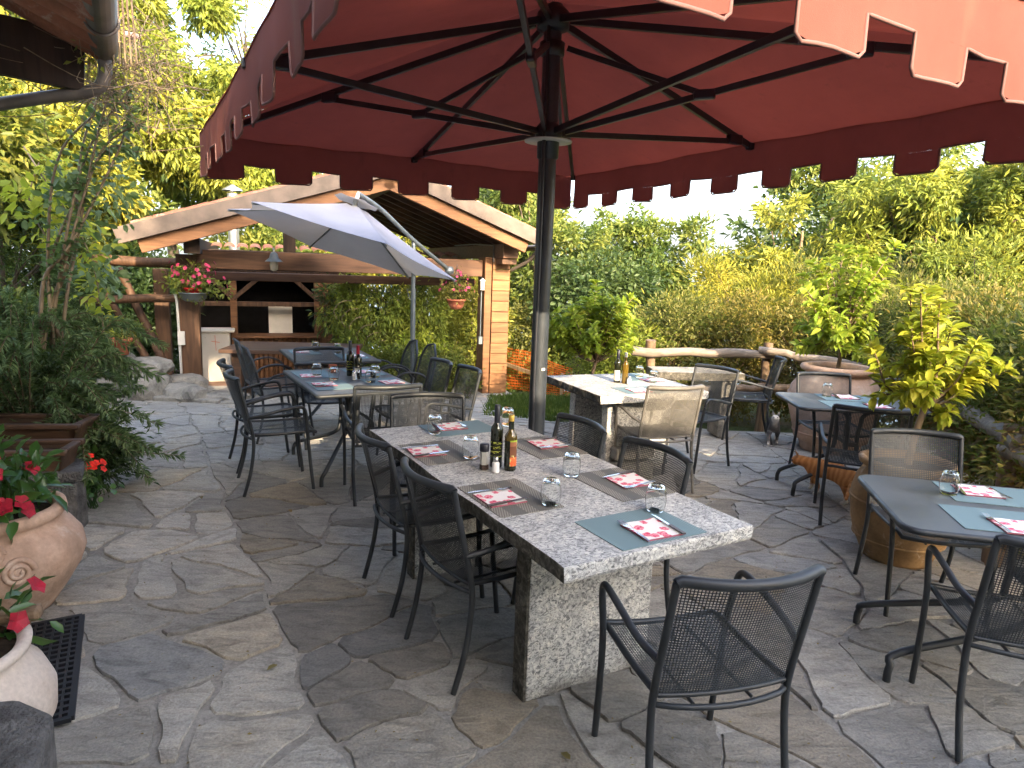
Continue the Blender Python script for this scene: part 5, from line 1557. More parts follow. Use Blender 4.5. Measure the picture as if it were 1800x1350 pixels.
# unseen trees added behind the viewer to shade the terrace and white parasol
GS = "unseen trees added for shade"
make_tree("added_shade_tree", (7.4, -3.3, -0.1), [(7.35, -3.5, 3.9, 1.05, 1.1, 1.45)], 420, 40, 0.34, 0.16, 0.07, "leaf_mid", "unseen tree added for dappled shade, nearer the building block", GS, 0.15, 16)
make_tree("added_shade_tree", (9.8, -2.8, -0.1), [(9.7, -2.8, 3.4, 1.5, 1.4, 1.6)], 320, 40, 0.34, 0.16, 0.07, "leaf_mid", "unseen tree added for dappled shade, farther from the building block", GS, 0.15, 16)

make_tree("added_shade_tree", (3.9, -12.4, -0.1), [(3.95, -6.4, 9.2, 2.0, 1.4, 1.15)], 340, 50, 0.34, 0.18, 0.08, "leaf_mid", "unseen tall tree added to shade the white parasol", GS, 0.2, 14)  # crown placed to keep the sun off the white parasol
make_tree("slope_tree", (0.0, 13.9, -1.2), [(0.05, 13.7, -0.55, 1.0, 0.45, 0.75)], 110, 60, 0.22, 0.11, 0.045, "leaf_mid", "low bush low behind the orange net, right of the pillar", GM, 0.05, 8, cat="shrub", core=24)
GX = "dense bushes left of the pavilion"
make_tree("thicket_bush", (-6.55, 11.6, -0.5), [(-6.55, 11.5, 0.45, 0.85, 0.5, 1.0)], 130, 60, 0.25, 0.12, 0.05, "leaf_dark", "dark bush right behind the slim brown post", GX, 0.05, 8, cat="shrub", core=24)
make_tree("thicket_bush", (-8.1, 13.6, -0.5), [(-7.9, 13.4, 0.8, 1.3, 0.9, 1.3)], 150, 70, 0.3, 0.14, 0.055, "leaf_dark", "dark bush behind the log braces", GX, 0.06, 8, cat="shrub")
make_tree("thicket_bush", (-9.6, 11.2, -0.2), [(-9.2, 11.0, 0.9, 1.1, 0.9, 1.2)], 140, 70, 0.3, 0.14, 0.055, "leaf_mid", "bush beside the dark evergreen, under the leafy tree", GX, 0.06, 8, cat="shrub")
make_tree("thicket_bush", (-6.4, 16.0, -1.0), [(-6.2, 15.8, 1.0, 1.4, 0.9, 1.5)], 140, 70, 0.34, 0.16, 0.06, "leaf_mid", "bush filling the view behind the grill room", GX, 0.06, 8, cat="shrub")
make_tree("thicket_bush", (-5.6, 7.4, -0.1), [(-5.5, 7.3, 0.55, 0.6, 0.5, 0.6)], 80, 60, 0.2, 0.09, 0.04, "leaf_mid", "low bush between the feathery shrub and the stone wall", GX, 0.04, 8, cat="shrub")

# ------------------------------------------------------------------ climbers and shrubs
def spray(mb_stems, n_st, root, spread, h_, bend, r0=0.006, seed=0, lean=(0, 0)):
    """arching stems; returns sample points with directions for leaves"""
    rd = random.Random(seed); pts = []; dirs = []
    for k in range(n_st):
        a = rd.uniform(0, 2 * PI); rr = spread * math.sqrt(rd.random())
        p0_ = Vector(root) + Vector((rd.uniform(-.12, .12), rd.uniform(-.12, .12), 0)) * (spread + 0.2)
        hh = h_ * rd.uniform(0.45, 1.0)
        p2 = Vector(root) + Vector((rr * math.cos(a) + lean[0] * hh, rr * math.sin(a) + lean[1] * hh, hh))
        p1 = p0_.lerp(p2, 0.5) + Vector((0, 0, 0.18 * hh))
        p3 = p2 + Vector((math.cos(a), math.sin(a), 0)) * bend * rd.uniform(0.4, 1.1) + Vector((0, 0, -bend * rd.uniform(0.1, 0.7)))
        path = catmull([p0_, p1, p2, p3], 6)
        mb_stems.tube(path, [r0 * (1 - 0.75 * i / (len(path) - 1)) for i in range(len(path))], 5, caps=False)
        for i in range(4, len(path) - 1):
            pts.append((path[i], path[i + 1]))
    return pts


def leafy(name, segs, per, ll, lw, mat, parent, droop=0.1, out=0.9, tpl=LEAF4, base=None):
    A = np.array([tuple(s[0]) for s in segs]); B = np.array([tuple(s[1]) for s in segs])
    N = len(A) * per
    u = nrg.random((N, 1)); A = np.repeat(A, per, 0); B = np.repeat(B, per, 0)
    P = A + (B - A) * u; D = norm_rows(B - A)
    side = norm_rows(np.cross(D, nrg.normal(size=(N, 3))))
    ax = side * out + D * 0.65 + np.array([0, 0, -droop])
    nr = nrg.normal(size=(N, 3)) * 0.35 + np.array([0, 0, 1.0])
    s = nrg.uniform(0.7, 1.2, N)
    if base is not None: P = P - np.array(base)
    return link(name, leaf_mesh(name, P, ax, nr, ll * s, lw * s, M[mat], tpl), parent)


# feathery bottlebrush shrub by the planters
for k, (x, y, sp, h_, lb) in enumerate([(-3.46, 4.82, 0.50, 1.26, "feathery green bottlebrush shrub spilling over the terrace"), (-4.0, 5.4, 0.48, 1.4, "taller feathery shrub against the house end"), (-3.0, 4.55, 0.28, 0.6, "low feathery sprays just behind the wooden planters")]):
    t_ = empty("bottlebrush_shrub", (x, y, 0), 0, lb, "shrub", "feathery shrubs beside the house")
    mb = MB(); segs = spray(mb, 70 if k < 2 else 34, (0, 0, 0), sp, h_, 0.38, 0.007, 40 + k, (0.08, -0.1)); mb.build("stems", M["twig"], t_)
    leafy("foliage", segs, 15, 0.062, 0.0135, "leaf_blue", t_, 0.05, 0.8)
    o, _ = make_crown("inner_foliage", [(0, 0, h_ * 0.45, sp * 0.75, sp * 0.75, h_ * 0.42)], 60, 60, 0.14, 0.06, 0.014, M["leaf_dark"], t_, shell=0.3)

# wisteria on the pavilion
cv = empty("wisteria_creeper", pv(-1.62, 0.6, 0), R(21), "lush green creeper hanging over the open side of the pavilion", "creeper")
cv.scale = (0.80, 0.9, 1.0)
ells = [(-0.75, 0.5, 1.35, 0.55, 0.35, 0.5), (0.1, 0.4, 1.25, 0.7, 0.35, 0.5), (0.8, 0.4, 1.2, 0.5, 0.35, 0.45), (-0.5, 0.2, 0.65, 0.55, 0.4, 0.5), (0.35, 0.1, 0.55, 0.7, 0.4, 0.55), (0.95, 0.2, 0.4, 0.5, 0.4, 0.5), (-0.1, -0.1, 0.12, 0.6, 0.4, 0.3), (0.7, -0.2, 0.1, 0.6, 0.4, 0.3)]
make_crown("foliage", ells, 330, 46, 0.17, 0.115, 0.036, M["leaf_bright"], cv, droop=0.7, shell=0.45)
make_crown("sunlit_leaves", [(0.4, -0.15, 0.5, 0.7, 0.3, 0.5), (0.95, -0.1, 0.35, 0.4, 0.3, 0.45), (-0.35, -0.05, 0.35, 0.45, 0.3, 0.3)], 90, 40, 0.14, 0.10, 0.034, M["leaf_lemon"], cv, droop=0.6, shell=0.5)  # brighter leaf colour stands in for sun on the lower creeper
make_crown("inner_foliage", [(-0.6, 0.8, 1.2, 0.7, 0.3, 0.6), (0.3, 0.8, 1.1, 0.9, 0.3, 0.7)], 110, 45, 0.2, 0.12, 0.04, M["leaf_dark"], cv, droop=0.7, shell=0.2)  # dark leaf colour stands in for shade in the upper creeper
mb = MB()
for k in range(9):
    x = -0.9 + 0.22 * k
    mb.tube(catmull([(x, 0.5, 0.0), (x + rng.uniform(-.2, .2), 0.45, 0.6), (x + rng.uniform(-.3, .3), 0.5, 1.2), (x + rng.uniform(-.3, .3), 0.4, 1.7)], 5), 0.012, 6)
mb.build("stems", M["twig"], cv)
mb = MB()
for k in range(7):
    a = Vector((-0.75 + 0.15 * k, 0.05, 1.5 - 0.13 * k)); mb.tube(catmull([a, a + Vector((-.2, -.05, -.02)), a + Vector((-.35, -.08, -.16)), a + Vector((-.28, -.08, -.3))], 5), 0.006, 5)
mb.build("tendrils", M["leaf_lemon"] if False else M["twig"], cv)
make_tree("garden_bush", (-0.75, 13.6, -0.8), [(-0.85, 13.5, 0.35, 0.7, 0.6, 1.0), (-1.2, 14.2, 1.1, 0.7, 0.5, 0.6)], 180, 50, 0.22, 0.10, 0.036, "leaf_bright", "yellow-green bush beyond the pavilion's open side", GM, 0.05, 8, cat="shrub", droop=0.3)
# low plants at the foot of the pavilion
for k, (x, y, lb) in enumerate([(-0.95, 10.4, "leafy flowering plant in front of the creeper, beside the pillar"), (-1.75, 10.5, "leafy plant at the foot of the creeper")]):
    make_tree("border_plant", (x, y, gz(x, y)), [(x, y, gz(x, y) + 0.38, 0.42, 0.35, 0.38)], 70, 40, 0.12, 0.08, 0.03, "leaf_mid", lb, "border plants by the pavilion", 0.02, 12, cat="plant", shell=0.3)

# climbing rose on the downpipe and the dry twig tangle
cr = empty("climbing_rose", (-3.72, 5.12, -0.55), 0, "climbing rose with bare stems beside the downpipe", "climber")
cr.scale = (1.35, 1.35, 1.35)
mb = MB(); segs = []
rd = random.Random(77)
for k in range(7):
    p = [Vector((0.06 + rd.uniform(-.05, .07), 0.05 + rd.uniform(-.05, .1), 0.1 if k < 4 else 1.1)), Vector((0.06 + rd.uniform(-.06, .08), 0.1, 0.9 + 0.1 * k)), Vector((0.08 + rd.uniform(-.05, .12), 0.1 + rd.uniform(0, .2), 1.7)), Vector((0.14 + rd.uniform(0, .25), 0.15 + rd.uniform(0, .2), 2.25)), Vector((0.3 + rd.uniform(0, .4), 0.25 + rd.uniform(-.1, .2), 2.45 + rd.uniform(-.2, .3)))]
    path = catmull(p, 6); mb.tube(path, [0.013 * (1 - 0.7 * i / len(path)) for i in range(len(path))], 6)
    segs += [(path[i], path[i + 1]) for i in range(8, len(path) - 1)]
mb.build("stems", M["twig"], cr)
leafy("foliage", segs, 5, 0.06, 0.036, "leaf_blue", cr, 0.3, 1.0, LEAF6)
make_crown("leaf_clumps", [(0.02, 0.25, 1.95, 0.22, 0.2, 0.22), (0.22, 0.45, 2.1, 0.2, 0.2, 0.25), (0.15, 0.4, 1.55, 0.22, 0.2, 0.2)], 26, 16, 0.08, 0.06, 0.034, M["leaf_blue"], cr, droop=0.3, shell=0.2, tpl=LEAF6)
tw = empty("dry_vine_tangle", (-2.92, 5.2, 2.98), 0, "tangle of dry pale twigs hanging below the gutter", "vine")
mb = MB(); rd = random.Random(9)
for k in range(230):
    c = Vector((rd.gauss(0, 0.22), rd.gauss(0, 0.2), rd.gauss(0, 0.17)))
    d = Vector((rd.gauss(0, 1), rd.gauss(0, 1), rd.gauss(0.1, 0.8))).normalized() * rd.uniform(0.12, 0.36)
    mb.tube(catmull([c - d, c + Vector((rd.gauss(0, .06), rd.gauss(0, .06), rd.gauss(0, .06))), c + d], 3), [0.0042, 0.0036, 0.003, 0.0028, 0.0024, 0.002, 0.0016], 4, caps=False)
for k in range(5):
    mb.tube(catmull([(0.12 + 0.04 * k, -0.3, 0.0), (0.2 + 0.03 * k, -0.4, 0.5), (0.22 + 0.05 * k, -0.5, 1.0), (0.3 + 0.1 * k, -0.5, 1.7)], 5), 0.007, 5)
mb.build("twigs", M["twig"], tw)
make_crown("leaves", [(0, 0, -0.05, 0.4, 0.35, 0.3)], 26, 9, 0.1, 0.05, 0.024, M["leaf_bright"], tw, shell=0.2)
vn = empty("hanging_vine", (-4.3, 6.3, 1.9), 0, "big-leaved vine catching the sun above the feathery shrub", "vine")
make_crown("foliage", [(0.05, 0.0, 0.28, 0.26, 0.25, 0.34), (0.3, 0.0, -0.12, 0.2, 0.2, 0.25), (0.42, 0, -0.6, 0.1, 0.12, 0.3)], 44, 9, 0.1, 0.11, 0.06, M["leaf_lemon"], vn, droop=0.4, shell=0.3, tpl=LEAF6)
mb = MB(); mb.tube(catmull([(-0.3, 0.2, 0.75), (0.0, 0, 0.45), (0.25, 0, 0.05), (0.4, 0, -0.35), (0.45, 0, -0.95)], 6), 0.008, 6); mb.tube(catmull([(-0.1, 0.1, 0.6), (-0.15, 0, 0.2), (0.1, 0, -0.25)], 6), 0.006, 6); mb.build("stems", M["twig"], vn)
rs = empty("rose_bloom", (-3.05, 5.6, 3.35), 0, "single pale pink rose high in the sunlit foliage", "flower")
mb = MB()
for k in range(9):
    a = k * 2.4; r_ = 0.012 + 0.004 * k
    mb.lathe([(0.002, 0), (0.02, 0.012), (0.028, 0.035)], 7, (r_ * math.cos(a), r_ * math.sin(a), 0))
mb.build("petals", M["pale_petal"], rs)
mb = MB(); mb.tube([(0, 0, 0), (0.03, 0.05, -0.25), (0.05, 0.1, -0.6)], 0.004, 5); mb.build("stem", M["twig"], rs)


# ------------------------------------------------------------------ pots with plants
def pot(name, prof, n, mat, parent, wob=0.004, seed=1):
    mb = MB(); mb.lathe(prof, n, wob=wob, seed=seed); return mb.build(name, M[mat], parent)


def ring(name, r_, z, w_, mat, parent, n=40):
    mb = MB(); mb.lathe([(r_ - 0.01, z - w_), (r_ + w_ * 0.7, z - w_ * 0.5), (r_ + w_ * 0.7, z + w_ * 0.5), (r_ - 0.01, z + w_)], n); return mb.build(name, M[mat], parent)


def soil(r_, z, parent):
    mb = MB(); mb.lathe([(r_, z), (r_ * 0.6, z + 0.012), (0.001, z + 0.02)], 20); return mb.build("soil", M["soil"], parent)


jar = empty("terracotta_jar", (3.22, 6.62, 0), 0.3, "giant pale terracotta oil jar with zigzag band by the fence", "jar")
pot("jar_body", [(0.001, 0.0), (0.27, 0.0), (0.275, 0.03), (0.30, 0.10), (0.345, 0.12), (0.352, 0.17), (0.385, 0.30), (0.425, 0.44), (0.432, 0.55), (0.41, 0.64), (0.36, 0.71), (0.30, 0.755), (0.285, 0.775), (0.29, 0.785), (0.33, 0.80), (0.345, 0.825), (0.335, 0.85), (0.30, 0.86), (0.265, 0.85), (0.255, 0.80), (0.25, 0.72)], 48, "terracotta_pale", jar)
ring("band", 0.355, 0.185, 0.014, "terracotta_pale", jar); ring("band", 0.432, 0.56, 0.012, "terracotta_pale", jar); ring("band", 0.408, 0.42, 0.010, "terracotta_pale", jar)
mb = MB(); nz = 28
mb.tube([((0.434 if k % 2 else 0.418) * math.cos(2 * PI * k / (2 * nz)), (0.434 if k % 2 else 0.418) * math.sin(2 * PI * k / (2 * nz)), 0.53 if k % 2 else 0.445) for k in range(2 * nz + 1)], 0.007, 5, caps=False); mb.build("zigzag_relief", M["terracotta_pale"], jar)
soil(0.26, 0.80, jar)
jar2 = empty("terracotta_jar", (2.44, 4.0, 0), 0.8, "mossy brown terracotta pot behind the woven-looking chair", "pot")
pot("pot_body", [(0.001, 0), (0.195, 0), (0.205, 0.03), (0.235, 0.10), (0.25, 0.12), (0.275, 0.22), (0.292, 0.34), (0.29, 0.42), (0.27, 0.50), (0.24, 0.55), (0.235, 0.57), (0.265, 0.59), (0.27, 0.62), (0.245, 0.63), (0.22, 0.61), (0.21, 0.52)], 44, "terracotta_mossy", jar2)
ring("band", 0.291, 0.37, 0.012, "terracotta_mossy", jar2); ring("band", 0.252, 0.135, 0.012, "terracotta_mossy", jar2)
soil(0.22, 0.58, jar2)
jar3 = empty("terracotta_pot", (0.86, 7.35, gz(0, 7.35)), 0, "slim terracotta pot half hidden behind the sunny granite table", "pot")
pot("pot_body", [(0.001, 0), (0.13, 0), (0.175, 0.36), (0.20, 0.37), (0.205, 0.45), (0.185, 0.455), (0.17, 0.40)], 32, "terracotta", jar3)
ring("band", 0.16, 0.27, 0.008, "terracotta", jar3); soil(0.17, 0.41, jar3)


def lemon(loc, z0, trunk_h, ells, n_cl, per, rc, ll, lw, label, seed, lean=(0, 0), tr=0.016):
    t_ = empty("lemon_tree", (loc[0], loc[1], z0), 0, label, "tree", "lemon trees in terracotta pots")
    rd = random.Random(seed)
    fork = Vector((lean[0], lean[1], trunk_h))
    mb = MB(); mb.tube(catmull([(0, 0, -0.05), (lean[0] * 0.2 + 0.01, lean[1] * 0.3, trunk_h * 0.5), tuple(fork)], 6), [tr * 1.15] * 4 + [tr] * 9, 8); mb.build("trunk", M["twig"], t_)
    P, O, D, tone, C = crown_points(ells, n_cl, 1, rc, 0.25)
    mb = MB(); segs = []
    for c in C:
        c = Vector(c); midp = fork.lerp(c, 0.5) + Vector((rd.uniform(-.05, .05), rd.uniform(-.05, .05), rd.uniform(-.05, .03)))
        path = catmull([fork, midp, c, c + (c - midp).normalized() * rc + Vector((0, 0, rd.uniform(-.04, .05)))], 5)
        mb.tube(path, [tr * 0.55 * (1 - 0.82 * i / (len(path) - 1)) for i in range(len(path))], 5, caps=False)
        segs += [(path[i], path[i + 1]) for i in range(5, len(path) - 1)]
    mb.build("branches", M["twig"], t_)
    o = leafy("crown", segs, per, ll, lw, "leaf_lemon", t_, 0.25, 0.95, LEAF6)
    return t_


lemon((2.44, 4.0), 0.60, 0.36, [(0.03, 0, 0.62, 0.32, 0.30, 0.30), (-0.18, -0.1, 0.88, 0.17, 0.2, 0.26), (0.30, -0.05, 0.62, 0.22, 0.2, 0.14), (-0.12, 0, 0.46, 0.22, 0.2, 0.10), (0.02, 0, 0.92, 0.18, 0.2, 0.2)], 38, 4, 0.085, 0.088, 0.042, "sunlit lemon tree with big leaves in the mossy pot", 5, (0.06, 0.0), 0.02)
lemon((3.22, 6.62), 0.82, 0.30, [(-0.05, 0, 0.62, 0.42, 0.4, 0.42), (-0.15, 0, 0.35, 0.3, 0.3, 0.2), (0.1, 0, 0.95, 0.3, 0.3, 0.25)], 56, 4, 0.12, 0.10, 0.048, "lemon tree growing in the giant oil jar", 6, (0.0, 0.0), 0.02)
lemon((0.86, 7.35), 0.40, 0.30, [(0.0, 0, 0.62, 0.40, 0.36, 0.32), (0.12, 0, 0.88, 0.25, 0.25, 0.2), (-0.28, 0, 0.6, 0.2, 0.2, 0.2)], 64, 5, 0.12, 0.10, 0.048, "young lemon tree in full sun behind the sunny granite table", 8, (0.05, 0), 0.018)

# scroll pot and other pots by the house
sp1 = empty("scroll_pot", (-2.42, 3.0, 0), 0, "round terracotta pot with scroll relief and red flowers", "pot")
pot("pot_body", [(0.001, 0.0), (0.21, 0.0), (0.225, 0.02), (0.28, 0.10), (0.34, 0.20), (0.365, 0.27), (0.355, 0.34), (0.315, 0.40), (0.275, 0.425), (0.262, 0.44), (0.285, 0.455), (0.30, 0.475), (0.295, 0.505), (0.265, 0.515), (0.245, 0.50), (0.24, 0.45)], 48, "terracotta_pale", sp1, 0.008, 4)
for cz, th0, rs_, lab in ((0.30, -0.70, 0.062, 0), (0.385, -0.90, 0.034, 1)):
    pts = []
    for k in range(34):
        t_ = k / 33; a = t_ * 2 * PI * 2.1; rr = rs_ * (1 - 0.82 * t_)
        th = th0 + rr * math.cos(a) / 0.36; z = cz + rr * math.sin(a)
        rad = np.interp(z, [0.10, 0.20, 0.27, 0.34, 0.40, 0.425, 0.44], [0.28, 0.34, 0.365, 0.355, 0.315, 0.275, 0.262]) + 0.004
        pts.append((rad * math.cos(th), rad * math.sin(th), z))
    mb = MB(); mb.tube(pts, [0.013 * (1 - 0.3 * k / 33) for k in range(34)], 8); mb.build("scroll_relief", M["terracotta_pale"], sp1)
soil(0.25, 0.46, sp1)


def flower_plant(name, loc, ells, n_leaf, ll, lw, mat, label, petals, n_fl, fsz, seed, cat="plant", group=None):
    t_ = empty(name, loc, 0, label, cat, group)
    rd = random.Random(seed)
    make_crown("foliage", ells, max(4, n_leaf // 8), 8, 0.07, ll, lw, M[mat], t_, droop=0.1, shell=0.2, tpl=LEAF6)
    mb = MB()
    for k in range(10):
        e = ells[k % len(ells)]
        mb.tube(catmull([(e[0] * 0.3 + rd.uniform(-.03, .03), e[1] * 0.3 + rd.uniform(-.03, .03), 0), (e[0] * 0.6 + rd.uniform(-.05, .05), e[1] * 0.6, e[2] * 0.6), (e[0] + rd.uniform(-.1, .1) , e[1] + rd.uniform(-.1, .1), e[2] + e[5] * 0.6)], 4), 0.004, 5)
    mb.build("stems", M["leaf_gloss"], t_)
    for k in range(n_fl):
        e = ells[rd.randrange(len(ells))]
        a = rd.uniform(-2.6, 0.4); c = Vector((e[0] + e[3] * 0.80 * math.cos(a), e[1] + e[4] * 0.95 * math.sin(a), e[2] + e[5] * rd.uniform(0.15, 1.0)))
        mb = MB(); out = (c - Vector(e[:3])).normalized(); ref = out.cross(Vector((0, 0, 1))).normalized(); up2 = ref.cross(out)
        for q in range(5):
            an = 2 * PI * q / 5 + rd.uniform(-.2, .2); d = ref * math.cos(an) + up2 * math.sin(an); sd = out.cross(d)
            mb.add([c, c + d * fsz * 0.6 + sd * fsz * 0.45 + out * fsz * 0.3, c + d * fsz + out * fsz * 0.22, c + d * fsz * 0.6 - sd * fsz * 0.45 + out * fsz * 0.3], [(0, 1, 2, 3)], True)
        mb.build("flower", M[petals], t_)
    return t_


flower_plant("mandevilla_plant", (-2.42, 3.0, 0.46), [(0.05, -0.05, 0.14, 0.24, 0.22, 0.14), (0.18, -0.12, 0.06, 0.1, 0.1, 0.08), (-0.05, 0.05, 0.2, 0.2, 0.2, 0.1)], 300, 0.095, 0.042, "leaf_gloss", "dark glossy plant with crimson blooms in the scroll pot", "red_petal", 20, 0.042, 3, group="crimson flowering plants by the house")
sp2 = empty("cream_pot", (-1.79, 1.95, 0), 0, "pale cream terracotta pot cut by the lower left picture edge", "pot")
pot("pot_body", [(0.001, 0), (0.20, 0), (0.25, 0.06), (0.295, 0.16), (0.30, 0.24), (0.27, 0.32), (0.225, 0.37), (0.215, 0.39), (0.24, 0.405), (0.245, 0.43), (0.22, 0.44), (0.2, 0.42)], 44, "terracotta_cream", sp2, 0.008, 2)
soil(0.21, 0.40, sp2)
flower_plant("mandevilla_plant", (-1.80, 2.10, 0.26), [(0.02, 0.04, 0.16, 0.19, 0.17, 0.15)], 80, 0.09, 0.04, "leaf_gloss", "glossy plant with crimson blooms above the cream pot", "red_petal", 5, 0.04, 12, group="crimson flowering plants by the house")
# old wooden troughs and stone trough
def trough(loc, deg, l_, w_, h_, z0, mat, rimmat, label, nm):
    t_ = empty(nm, (loc[0], loc[1], z0), R(deg), label, "planter")
    for sy in (-1, 1):
        mb = MB(); mb.add([(-l_ / 2 * 0.9, sy * w_ * 0.34, 0), (l_ / 2 * 0.9, sy * w_ * 0.34, 0), (l_ / 2, sy * w_ / 2, h_), (-l_ / 2, sy * w_ / 2, h_), (-l_ / 2 * 0.9, sy * (w_ * 0.34 - 0.025), 0), (l_ / 2 * 0.9, sy * (w_ * 0.34 - 0.025), 0), (l_ / 2, sy * (w_ / 2 - 0.025), h_), (-l_ / 2, sy * (w_ / 2 - 0.025), h_)],
                          [(0, 1, 2, 3), (7, 6, 5, 4), (0, 4, 5, 1), (1, 5, 6, 2), (2, 6, 7, 3), (3, 7, 4, 0)]); mb.build("side_board", M[mat], t_)
        mb = MB(); mb.bar((-l_ / 2 - 0.03, sy * w_ / 2, h_ + 0.012), (l_ / 2 + 0.03, sy * w_ / 2, h_ + 0.012), 0.05, 0.035); mb.build("rim", M[rimmat], t_, bevel=0.01)
    for sx in (-1, 1):
        mb = MB(); mb.add([(sx * l_ / 2 * 0.9, -w_ * 0.34, 0), (sx * l_ / 2 * 0.9, w_ * 0.34, 0), (sx * l_ / 2, w_ / 2, h_), (sx * l_ / 2, -w_ / 2, h_), (sx * (l_ / 2 * 0.9 - 0.025), -w_ * 0.34, 0), (sx * (l_ / 2 * 0.9 - 0.025), w_ * 0.34, 0), (sx * (l_ / 2 - 0.025), w_ / 2, h_), (sx * (l_ / 2 - 0.025), -w_ / 2, h_)],
                          [(0, 1, 2, 3), (7, 6, 5, 4), (0, 4, 5, 1), (1, 5, 6, 2), (2, 6, 7, 3), (3, 7, 4, 0)]); mb.build("end_board", M[mat], t_)
        mb = MB(); mb.bar((sx * l_ / 2, -w_ / 2 + 0.03, h_ + 0.012), (sx * l_ / 2, w_ / 2 - 0.03, h_ + 0.012), 0.05, 0.033); mb.build("rim", M[rimmat], t_, bevel=0.01)
    mb = MB(); mb.box((0, 0, h_ * 0.8), (l_ * 0.9, w_ * 0.82, 0.03)); mb.build("soil", M["soil"], t_)
    return t_


trough((-3.30, 4.30), 8, 0.95, 0.30, 0.22, 0.36, "wood_old", "wood_old", "old brown wooden trough with dark rim, the one behind", "wooden_trough")
trough((-3.05, 3.92), 12, 0.72, 0.26, 0.17, 0.34, "wood_old", "wood_old", "old brown wooden trough with dark rim, the one in front", "wooden_trough")
st = empty("stone_trough", (-2.86, 3.96, 0), R(22), "dark slate stone block standing under the wooden troughs", "stone block")
mb = MB(); mb.poly([(-0.55, -0.13), (0.20, -0.15), (0.22, 0.02), (0.14, 0.30), (-0.55, 0.32)], 0, 0.33); mb.build("block", M["slate"], st, bevel=0.015)
mb = MB(); mb.poly([(-0.05, -0.18), (0.24, -0.16), (0.20, 0.16), (-0.05, 0.20)], 0.335, 0.40); mb.build("slab", M["slate"], st, bevel=0.012)
flower_plant("geranium", (-2.80, 4.33, 0.0), [(0.0, 0.0, 0.22, 0.11, 0.12, 0.17)], 90, 0.05, 0.045, "leaf_gloss", "small geranium with bright red heads beside the troughs", "geranium_petal", 16, 0.028, 22)
lgw = empty("wooden_trough", (-1.72, 2.08, 0.28), R(15), "weathered wooden trough end above the rubber mat", "planter")
mb = MB(); mb.bar((-0.5, 0.05, 0.16), (0.12, 0.08, 0.17), 0.06, 0.045); mb.build("rim", M["wood_log"], lgw, bevel=0.015)
mb = MB(); mb.bar((-0.5, 0.06, 0.06), (0.08, 0.09, 0.07), 0.03, 0.15); mb.build("side_board", M["wood_old"], lgw, bevel=0.01)
sb = empty("slate_block", (-1.27, 1.70, -0.03), R(20), "rough dark slate block at the lower left picture corner", "stone block")
mb = MB(); mb.poly([(-0.5, -0.2), (0.02, -0.22), (0.0, 0.05), (-0.12, 0.16), (-0.5, 0.2)], 0, 0.42); mb.build("block", M["slate"], sb, bevel=0.02)
# rubber mat with rows of oval holes
mat_o = empty("rubber_mat", (-1.98, 2.46, 0.004), R(30), "black rubber mat with rows of oval holes beside the pots", "mat")
mb = MB()
mw, ml = 0.46, 0.82
for x in (-mw / 2, mw / 2): mb.box((x, 0, 0.009), (0.022, ml, 0.018))
for y in (-ml / 2, ml / 2): mb.box((0, y, 0.009), (mw, 0.022, 0.0175))
nxm, nym = 13, 20
for i in range(1, nxm): mb.box((-mw / 2 + mw * i / nxm, 0, 0.0085), (0.009, ml - 0.02, 0.016))
for j in range(1, nym): mb.box((0, -ml / 2 + ml * j / nym, 0.0082), (mw - 0.02, 0.017, 0.0155))
mb.build("grid", M["rubber"], mat_o)

# hanging baskets
hb = empty("hanging_bowl", pv(-4.47, -0.30, 1.50), 0, "grey metal bowl hung on the dark pavilion post", "hanging basket")
mb = MB(); mb.lathe([(0.001, 0), (0.10, 0.01), (0.16, 0.05), (0.185, 0.12), (0.20, 0.125), (0.19, 0.135), (0.165, 0.12), (0.1, 0.03)], 24); mb.build("bowl", M["grey_metal"], hb)
mb = MB(); mb.bar((0, 0.0, 0.02), (-0.1, 0.3, -0.02), 0.03, 0.03); mb.build("bracket", M["dark_metal"], hb)
mb = MB(); mb.lathe([(0.08, 0.10), (0.11, 0.17), (0.118, 0.17), (0.118, 0.2), (0.1, 0.2)], 18); mb.build("inner_pot", M["red_fabric"], hb)
flower_plant("fuchsia_plant", pv(-4.47, -0.30, 1.64), [(0, 0, 0.2, 0.36, 0.26, 0.2), (-0.1, 0, 0.1, 0.4, 0.2, 0.14), (0.15, 0, 0.05, 0.38, 0.2, 0.16)], 800, 0.06, 0.03, "leaf_mid", "fuchsia with pink bells in the grey metal bowl", "pink_petal", 34, 0.033, 31, group="fuchsias on the pavilion")
hb2 = empty("hanging_pot", pv(-0.74, -0.38, 1.44), 0, "terracotta-coloured pot hanging from the beam by the pillar", "hanging basket")
mb = MB(); mb.lathe([(0.001, 0), (0.07, 0.01), (0.115, 0.06), (0.135, 0.14), (0.148, 0.14), (0.148, 0.165), (0.125, 0.165)], 22); mb.build("bowl", M["terracotta_red"], hb2)
mb = MB()
for a in (0.3, 2.4, 4.5): mb.tube([(0.135 * math.cos(a), 0.135 * math.sin(a), 0.16), (0, 0.02, 0.70)], 0.003, 4)
mb.build("chains", M["dark_metal"], hb2)
flower_plant("fuchsia_plant", pv(-0.74, -0.38, 1.58), [(0, 0, 0.24, 0.22, 0.2, 0.24), (-0.1, 0, 0.1, 0.25, 0.2, 0.15), (0.12, 0, 0.12, 0.2, 0.2, 0.2)], 700, 0.05, 0.022, "leaf_hedge", "sunlit fuchsia in the pot hanging by the pillar", "pink_petal", 26, 0.026, 33, group="fuchsias on the pavilion")
